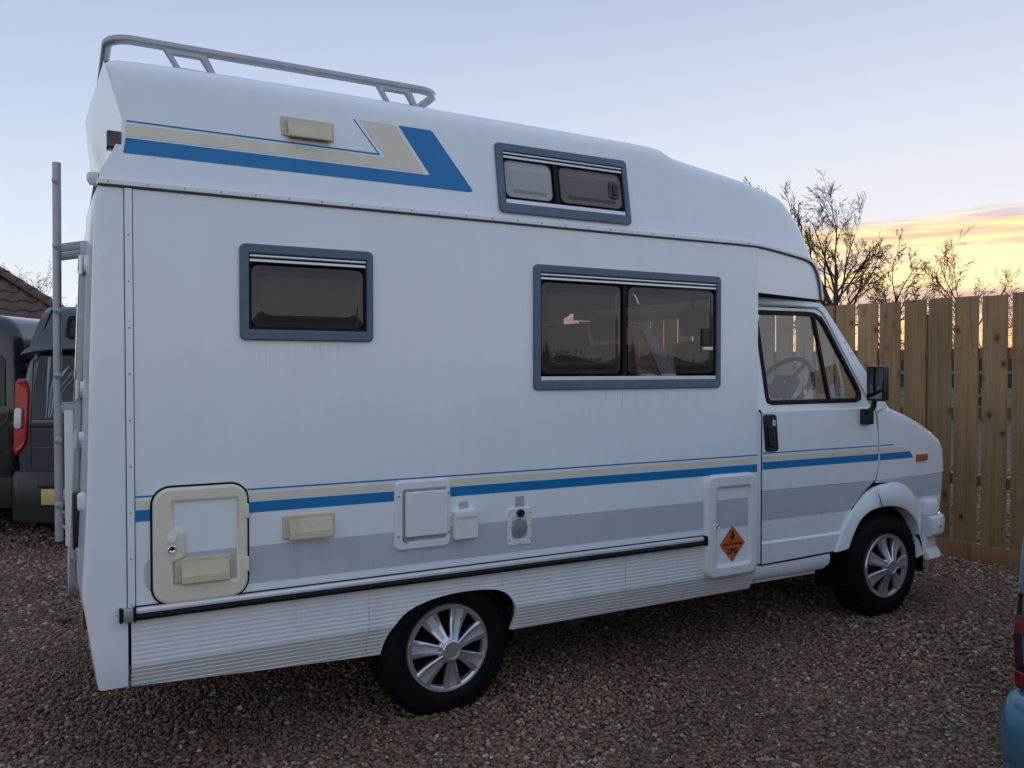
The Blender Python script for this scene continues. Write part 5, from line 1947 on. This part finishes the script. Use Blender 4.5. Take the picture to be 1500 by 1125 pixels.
def make_vehicle(name, label, cat, loc, rz, paint, half, length, hood, roof_len, wheel_r=.31, lean=.10, corner=.10, glass_z=None, group=None,
                 base_z=.28, hood_h=.55, wheel_y=None):
    """Closed body: rear face with rounded corners, swept forward, falling to a bonnet. Local x right, y forward, z up.
    half: outline of the right half of the rear, bottom to top (x, z)."""
    root = thing(name, label, cat, loc, rz, group)
    right = smooth_line(half, 4)
    line = right + [(-x, z) for x, z in reversed(right[:-1])]
    zt = half[-1][1]
    zb = half[0][1]
    belt = glass_z or (zb + (zt - zb) * .58)

    def RF(a, b, d=0.0):
        e = dist_poly([(a, b)], line)[0]
        y = lean * max(0, b - belt) + .035 * (a / half[2][0]) ** 2
        if e < corner:
            y += corner - math.sqrt(max(0, corner ** 2 - (corner - e) ** 2))
        return (a, y - d, b)

    def flatR(a, b, d=0.0):
        return (a, lean * max(0, b - belt) + .035 * (a / half[2][0]) ** 2 - d, b)
    ex = []
    for q in (.003, .01, .02, .035, .055, .08, corner):
        o = offset_poly(ccw(line), q)
        ex += o
    mb = MB()
    P, F, _ = cdt(line, (), .07, ex)
    mb.add([RF(a, b) for a, b in P], F)
    rows = [[RF(a, b) for a, b in line]]
    ys = [corner + .06, .35, length * .25, roof_len * .6, roof_len * .85, roof_len, roof_len + (hood - roof_len) * .25, roof_len + (hood - roof_len) * .6, hood, hood + (length - hood) * .5, length - .12, length - .03, length]
    for y in ys:
        if y <= roof_len:
            h = 1.0 - .02 * max(0, (y / roof_len - .6))
        elif y <= hood:
            t = (y - roof_len) / (hood - roof_len)
            h = 1 - (1 - hood_h) * (t * .85 + .15 * t * t)
        else:
            t = (y - hood) / (length - hood)
            h = hood_h - .10 * t - (.16 * max(0, t - .85) / .15)
        w = 1.0 - .10 * max(0, (y - length * .72) / (length * .28)) ** 2
        rows.append([(a * w, y + lean * max(0, b - belt) * max(0, 1 - y / .5), zb + (min(b, zt) - zb) * h) for a, b in line])
    mb.loft(rows)
    last = rows[-1]
    k = len(mb.v)
    mb.add(last, [tuple(range(len(last)))])
    mb.build('body', paint, root, 50, fix=True)
    MB().box(-half[1][0] + .06, half[1][0] - .06, .12, length - .15, base_z - .06, zb + .12).build('underside', 'underbody', root)
    for wy in (wheel_y or (.72, length - .78)):
        for s in (-1, 1):
            car_wheel(root, s * (half[2][0] + .004), wy, wheel_r, .2, s)
    # side glass and windscreen
    for s in (-1, 1):
        g0, g1 = .35, roof_len + .25
        zlo, zhi = belt + .03, zt - .22
        mbg = MB()
        def sx(z):
            for (xa, za), (xb, zb_) in zip(right, right[1:]):
                if za <= z <= zb_:
                    return xa + (xb - xa) * (z - za) / max(1e-6, zb_ - za)
            return right[-1][0]
        mbg.loft([[(s * (sx(z) + .004), y - (z - zlo) * (.9 if i else -.1), z) for z in np.linspace(zlo, zhi, 6)] for i, y in enumerate((g0, g1))])
        mbg.build('side_glass', 'dark_glass', root, fix=True)
    return root, flatR, RF


def build_vehicles():
    g = Vector((CAM.x, CAM.y, 0))
    # charcoal camper, its back towards the viewer
    W2 = .885
    half = [(.74, .30), (.82, .42), (.870, .66), (.885, .95), (.872, 1.20), (.835, 1.46), (.79, 1.62), (.70, 1.685), (.45, 1.70), (0, 1.705)]
    dz = 7.1
    cx = (14 - 750) / 1213 * dz + W2
    root, flR, RF = make_vehicle('camper_van', 'charcoal grey camper van with raised roof and red tail light behind the motorhome', 'van',
                                 g + FWD * dz + RGT * cx, rad(HEAD - 90), 'charcoal_paint', half, 4.3, 3.75, 3.05, lean=.10, glass_z=1.08)
    # rear doors: shut lines, glass, curtain
    for s in (1, -1):
        gl = plate('rear_window', 'dark_glass', root, ccw([(s * .025, 1.10), (s * .715, 1.10), (s * .705, 1.40), (s * .665, 1.655), (s * .025, 1.66)]), (), .001, .008, .004, f=flR)
        cur = MB()
        rows = []
        for z, xa, xb in ((1.64, .10, .585), (1.50, .30, .585), (1.38, .42, .585), (1.28, .47, .58), (1.12, .49, .585)):
            rows.append([(s * (xa + (xb - xa) * k / 14), .012 + lean_at(z) - .012 * math.sin(k * 1.9), z) for k in range(15)])
        cur.loft(rows)
        cur.build('curtain', 'curtain', gl)
        MB().box(min(s * .028, s * .72), max(s * .028, s * .72), -.004, .03, 1.035, 1.075, .004).build('trim_strip', 'black_plastic', root)
        mb = MB()
        mb.tube([flR(s * .722, z, .0) for z in (.70, .9, 1.09, 1.3, 1.5, 1.66)], .004, 5)
        mb.build('shut_line', 'black_rubber', root)
    MB().tube([flR(0, z, .0) for z in (.70, .9, 1.09, 1.3, 1.66)], .004, 5).build('shut_line', 'black_rubber', root)
    MB().tube([flR(x, .86, .001) for x in (-.72, -.4, 0, .4, .72)], .004, 5).build('crease', 'charcoal_paint', root)
    # tail lights
    for s in (-1, 1):
        pts = smooth_line([(s * .862, 1.455), (s * .80, 1.43), (s * .752, 1.36), (s * .745, 1.2), (s * .750, 1.0), (s * .775, .88), (s * .868, .79)], 4)
        edge = [(s * .900, .83), (s * .900, 1.42)]
        tl = plate('tail_light', 'red_lens', root, ccw(pts + edge), (), -.10, .018, .010, f=lambda a, b, d: (a, flR(a, b, 0)[1] + .42 * max(0, abs(a) - .80) - d, b))
        tl['label'] = 'tall red tail light'
        plate('reversing_lens', 'clear_lens', tl, rrect(min(s * .80, s * .888), max(s * .80, s * .888), 1.02, 1.20, .03), (), .0, .024, .006,
              f=lambda a, b, d: (a, flR(a, b, 0)[1] + .42 * max(0, abs(a) - .80) - d, b))
    # bumper
    bp = [(.90, .66), (.905, .60)]
    mb = MB()
    rows = []
    for x, yo in [(-.90, .45), (-.912, .12), (-.885, .02), (-.80, -.045), (-.5, -.075), (0, -.085), (.5, -.075), (.80, -.045), (.885, .02), (.912, .12), (.90, .45)]:
        rows.append([(x * .98, yo + .10, .20), (x, yo, .23), (x, yo - .012, .42), (x, yo - .004, .60), (x * .985, yo + .02, .655), (x * .95, yo + .10, .665)])
    bpo = MB().loft(rows).build('rear_bumper', 'black_plastic', root, fix=True)
    MB().box(-.46, .46, -.085, -.060, .385, .520, .006).build('plate_recess', 'black_plastic', bpo)
    MB().box(-.57, -.05, -.100, -.088, .385, .520, .004).build('number_plate', 'number_plate', bpo)
    MB().box(-.60, -.42, -.106, -.086, .525, .565, .008).build('plate_lamp', 'black_plastic', bpo)
    # roof spoiler and raised roof
    mb = MB()
    rows = []
    for y, z, w in ((-.02, 1.700, .795), (-.035, 1.715, .80), (-.01, 1.760, .775), (.12, 1.775, .75)):
        rows.append([(w * t, y + .05 * t * t, z - .05 * t ** 4) for t in np.linspace(-1, 1, 17)])
    mb.loft(rows)
    mb.build('roof_lip', 'charcoal_paint', root)
    mb = MB()
    rows = []
    for y0, y1, z, w in ((.02, 3.0, 1.70, .775), (.03, 2.98, 1.76, .770), (.075, 2.9, 1.93, .725), (.11, 2.8, 2.04, .690), (.14, 2.7, 2.075, .665), (.20, 2.6, 2.085, .62)):
        rows.append([(-w, y0 + .10, z), (-w * .96, y0 + .03, z), (-w * .8, y0, z), (0, y0 - .01, z), (w * .8, y0, z), (w * .96, y0 + .03, z), (w, y0 + .10, z), (w, y1, z), (-w, y1, z)])
    mb.loft(rows, close=True)
    mb.f.append(tuple(len(mb.v) - 9 + k for k in range(9)))
    pt = mb.build('raised_roof', 'charcoal_paint', root, 40, fix=True)
    PF = lambda a, b, d=0.0: (a, .025 + (b - 1.76) * .27 - d, b)
    wn = plate('roof_window', 'black_rubber', pt, rrect(-.42, .42, 1.80, 2.0, .04), [rrect(-.39, .39, 1.83, 1.97, .03)], -.01, .022, .006, f=PF)
    plate('pane', 'dark_glass', wn, rrect(-.40, .40, 1.82, 1.98, .03), (), -.01, .012, .004, f=PF)
    MB().box(-.30, .02, .020, .030, 1.845, 1.935, .003).build('blind', 'curtain', wn)
    MB().tube([PF(-.655, 1.72, -.035), PF(-.61, 1.93, -.01), PF(-.575, 2.06, -.01)], .007, 6).build('roof_seal', 'black_rubber', pt)

    # black van further left, only its right rear corner in view
    half_b = [(.78, .34), (.86, .46), (.905, .72), (.915, 1.05), (.905, 1.35), (.885, 1.62), (.84, 1.86), (.74, 2.0), (.5, 2.045), (0, 2.06)]
    dz = 7.45
    cxb = (26 - 750) / 1213 * dz - .915
    rb, fb, RFb = make_vehicle('high_roof_van', 'black high-roofed van cut off by the left picture edge', 'van', g + FWD * dz + RGT * cxb, rad(HEAD - 90), 'black_paint', half_b, 4.6, 4.0, 3.4,
                               lean=.06, glass_z=1.15, corner=.12)
    for s in (1, -1):
        plate('rear_window', 'dark_glass', rb, ccw([(s * .03, 1.20), (s * .79, 1.20), (s * .775, 1.62), (s * .74, 1.66), (s * .03, 1.66)]), (), .001, .010, .004, f=fb)
        MB().box(min(s * .45, s * .60), max(s * .45, s * .60), -.02, .02, .86, .92, .008).build('door_handle', 'black_plastic', rb)
        MB().tube([fb(s * .70, .98, .002), fb(s * .80, 1.08, .002), fb(s * .82, 1.16, .002)], .006, 5).build('crease', 'charcoal_paint', rb)
    mb = MB()
    rows = []
    for x, yo in [(-.91, .4), (-.92, .10), (-.86, -.02), (-.5, -.06), (0, -.07), (.5, -.06), (.86, -.02), (.92, .10), (.91, .4)]:
        rows.append([(x * .98, yo + .10, .27), (x, yo, .29), (x, yo - .01, .42), (x, yo, .56), (x * .98, yo + .06, .58)])
    MB().loft(rows).build('rear_bumper', 'black_plastic', rb, fix=True)

    # blue van behind, a sliver between the two
    dz = 12.5
    half_c = [(.80, .34), (.88, .48), (.93, .8), (.94, 1.1), (.93, 1.5), (.90, 1.9), (.85, 2.12), (.74, 2.22), (.5, 2.25), (0, 2.26)]
    cxc = (14 - 750) / 1213 * dz
    rc, fc, _ = make_vehicle('blue_van', 'royal blue van glimpsed between the black van and the camper', 'van', g + FWD * dz + RGT * cxc, rad(HEAD - 90), 'royal_paint', half_c, 4.8, 4.1, 3.6,
                             lean=.04, glass_z=1.2)
    for s in (1, -1):
        plate('rear_window', 'dark_glass', rc, ccw([(s * .04, 1.30), (s * .78, 1.30), (s * .76, 1.86), (s * .04, 1.86)]), (), .001, .010, .004, f=fc)

    # teal car at the right edge of the picture, tail towards the viewer's left
    half_t = [(.70, .28), (.765, .40), (.800, .62), (.808, .80), (.806, .98), (.775, 1.16), (.700, 1.36), (.62, 1.45), (.40, 1.48), (0, 1.485)]
    rz = rad(-90 + 4)
    base = Vector((2.222, -1.880 - .815, 0))
    rt, ft, RFt = make_vehicle('teal_car', 'metallic teal blue car at the right picture edge', 'car', base, rz, 'teal_paint', half_t, 3.75, 2.95, 2.25, lean=.36, glass_z=1.06, corner=.07, wheel_r=.29,
                               base_z=.24, hood_h=.56, wheel_y=(.55, 3.05))
    mb = MB()
    rows = []
    for x, yo in [(-.80, .62), (-.828, .30), (-.832, .10), (-.815, .0), (-.76, -.065), (-.62, -.105), (-.3, -.128), (0, -.132), (.3, -.128), (.62, -.105), (.76, -.065), (.815, .0), (.832, .10), (.828, .30), (.80, .62)]:
        k = .97
        rows.append([(x * .97, yo + .08, .22), (x * .985, yo + .02, .26), (x * .99, yo + .004, .40), (x * .985, yo + .012, .425), (x, yo, .44), (x, yo - .004, .52), (x * .995, yo + .004, .575), (x * .98, yo + .025, .605), (x * .95, yo + .07, .615)])
    MB().loft(rows).build('rear_bumper', 'teal_paint', rt, 60, fix=True)
    for s in (-1, 1):
        def LF(a, b, d):
            return (a, ft(a, b, 0)[1] + .55 * max(0, abs(a) - .74) - d, b)
        tl = plate('tail_light', 'dark_red_lens', rt, ccw([(s * .80, .612), (s * .70, .612), (s * .69, .70), (s * .675, .885), (s * .70, .905), (s * .795, .900), (s * .812, .75)]), (), -.08, .014, .008, f=LF)
        plate('lamp_band', 'deep_red_lens', tl, ccw([(s * .802, .77), (s * .70, .77), (s * .685, .83), (s * .806, .83)]), (), .0, .0165, .004, f=LF)
        plate('lamp_band', 'deep_red_lens', tl, ccw([(s * .80, .625), (s * .71, .625), (s * .705, .665), (s * .803, .665)]), (), .0, .0165, .004, f=LF)
    gt = plate('rear_screen', 'black_rubber', rt, ccw([(-.60, 1.0), (.60, 1.0), (.56, 1.30), (.50, 1.36), (-.50, 1.36), (-.56, 1.30)]), (), .001, .012, .006, f=ft)
    plate('pane', 'dark_glass', gt, ccw([(-.57, 1.025), (.57, 1.025), (.535, 1.285), (.485, 1.335), (-.485, 1.335), (-.535, 1.285)]), (), .005, .016, .004, f=ft)
    for s in (-1, 1):
        MB().tube([ft(s * .69, .915, .0), ft(s * .685, 1.0, .0), ft(s * .655, 1.2, .0), ft(s * .61, 1.34, .0)], .009, 6).build('tailgate_seal', 'black_rubber', rt)
    MB().box(-.26, .26, -.142, -.128, .46, .57, .004).build('number_plate', 'number_plate', rt)

    # weeds in the gravel
    for i, (p, n, lab) in enumerate((((-.22, 2.36, .0), 26, 'small green weed in the gravel behind the motorhome tail'),)):
        r = random.Random(90 + i)
        mb = MB()
        for k in range(n):
            a = r.random() * 6.28
            L = r.uniform(.03, .075)
            d = Vector((math.cos(a), math.sin(a), r.uniform(.3, 1.1))).normalized()
            sd = Vector((-math.sin(a), math.cos(a), 0)) * L * .14
            b = Vector((r.gauss(0, .015), r.gauss(0, .015), .005))
            mb.add([b, b + d * L * .5 + sd, b + d * L + Vector((0, 0, -.012)), b + d * L * .5 - sd], [(0, 1, 2, 3)])
        o = mb.build('weed', 'weed')
        o.location = p
        tag(o, lab, 'weed')


def lean_at(z):
    return .10 * max(0, z - 1.08)


build_vehicles()
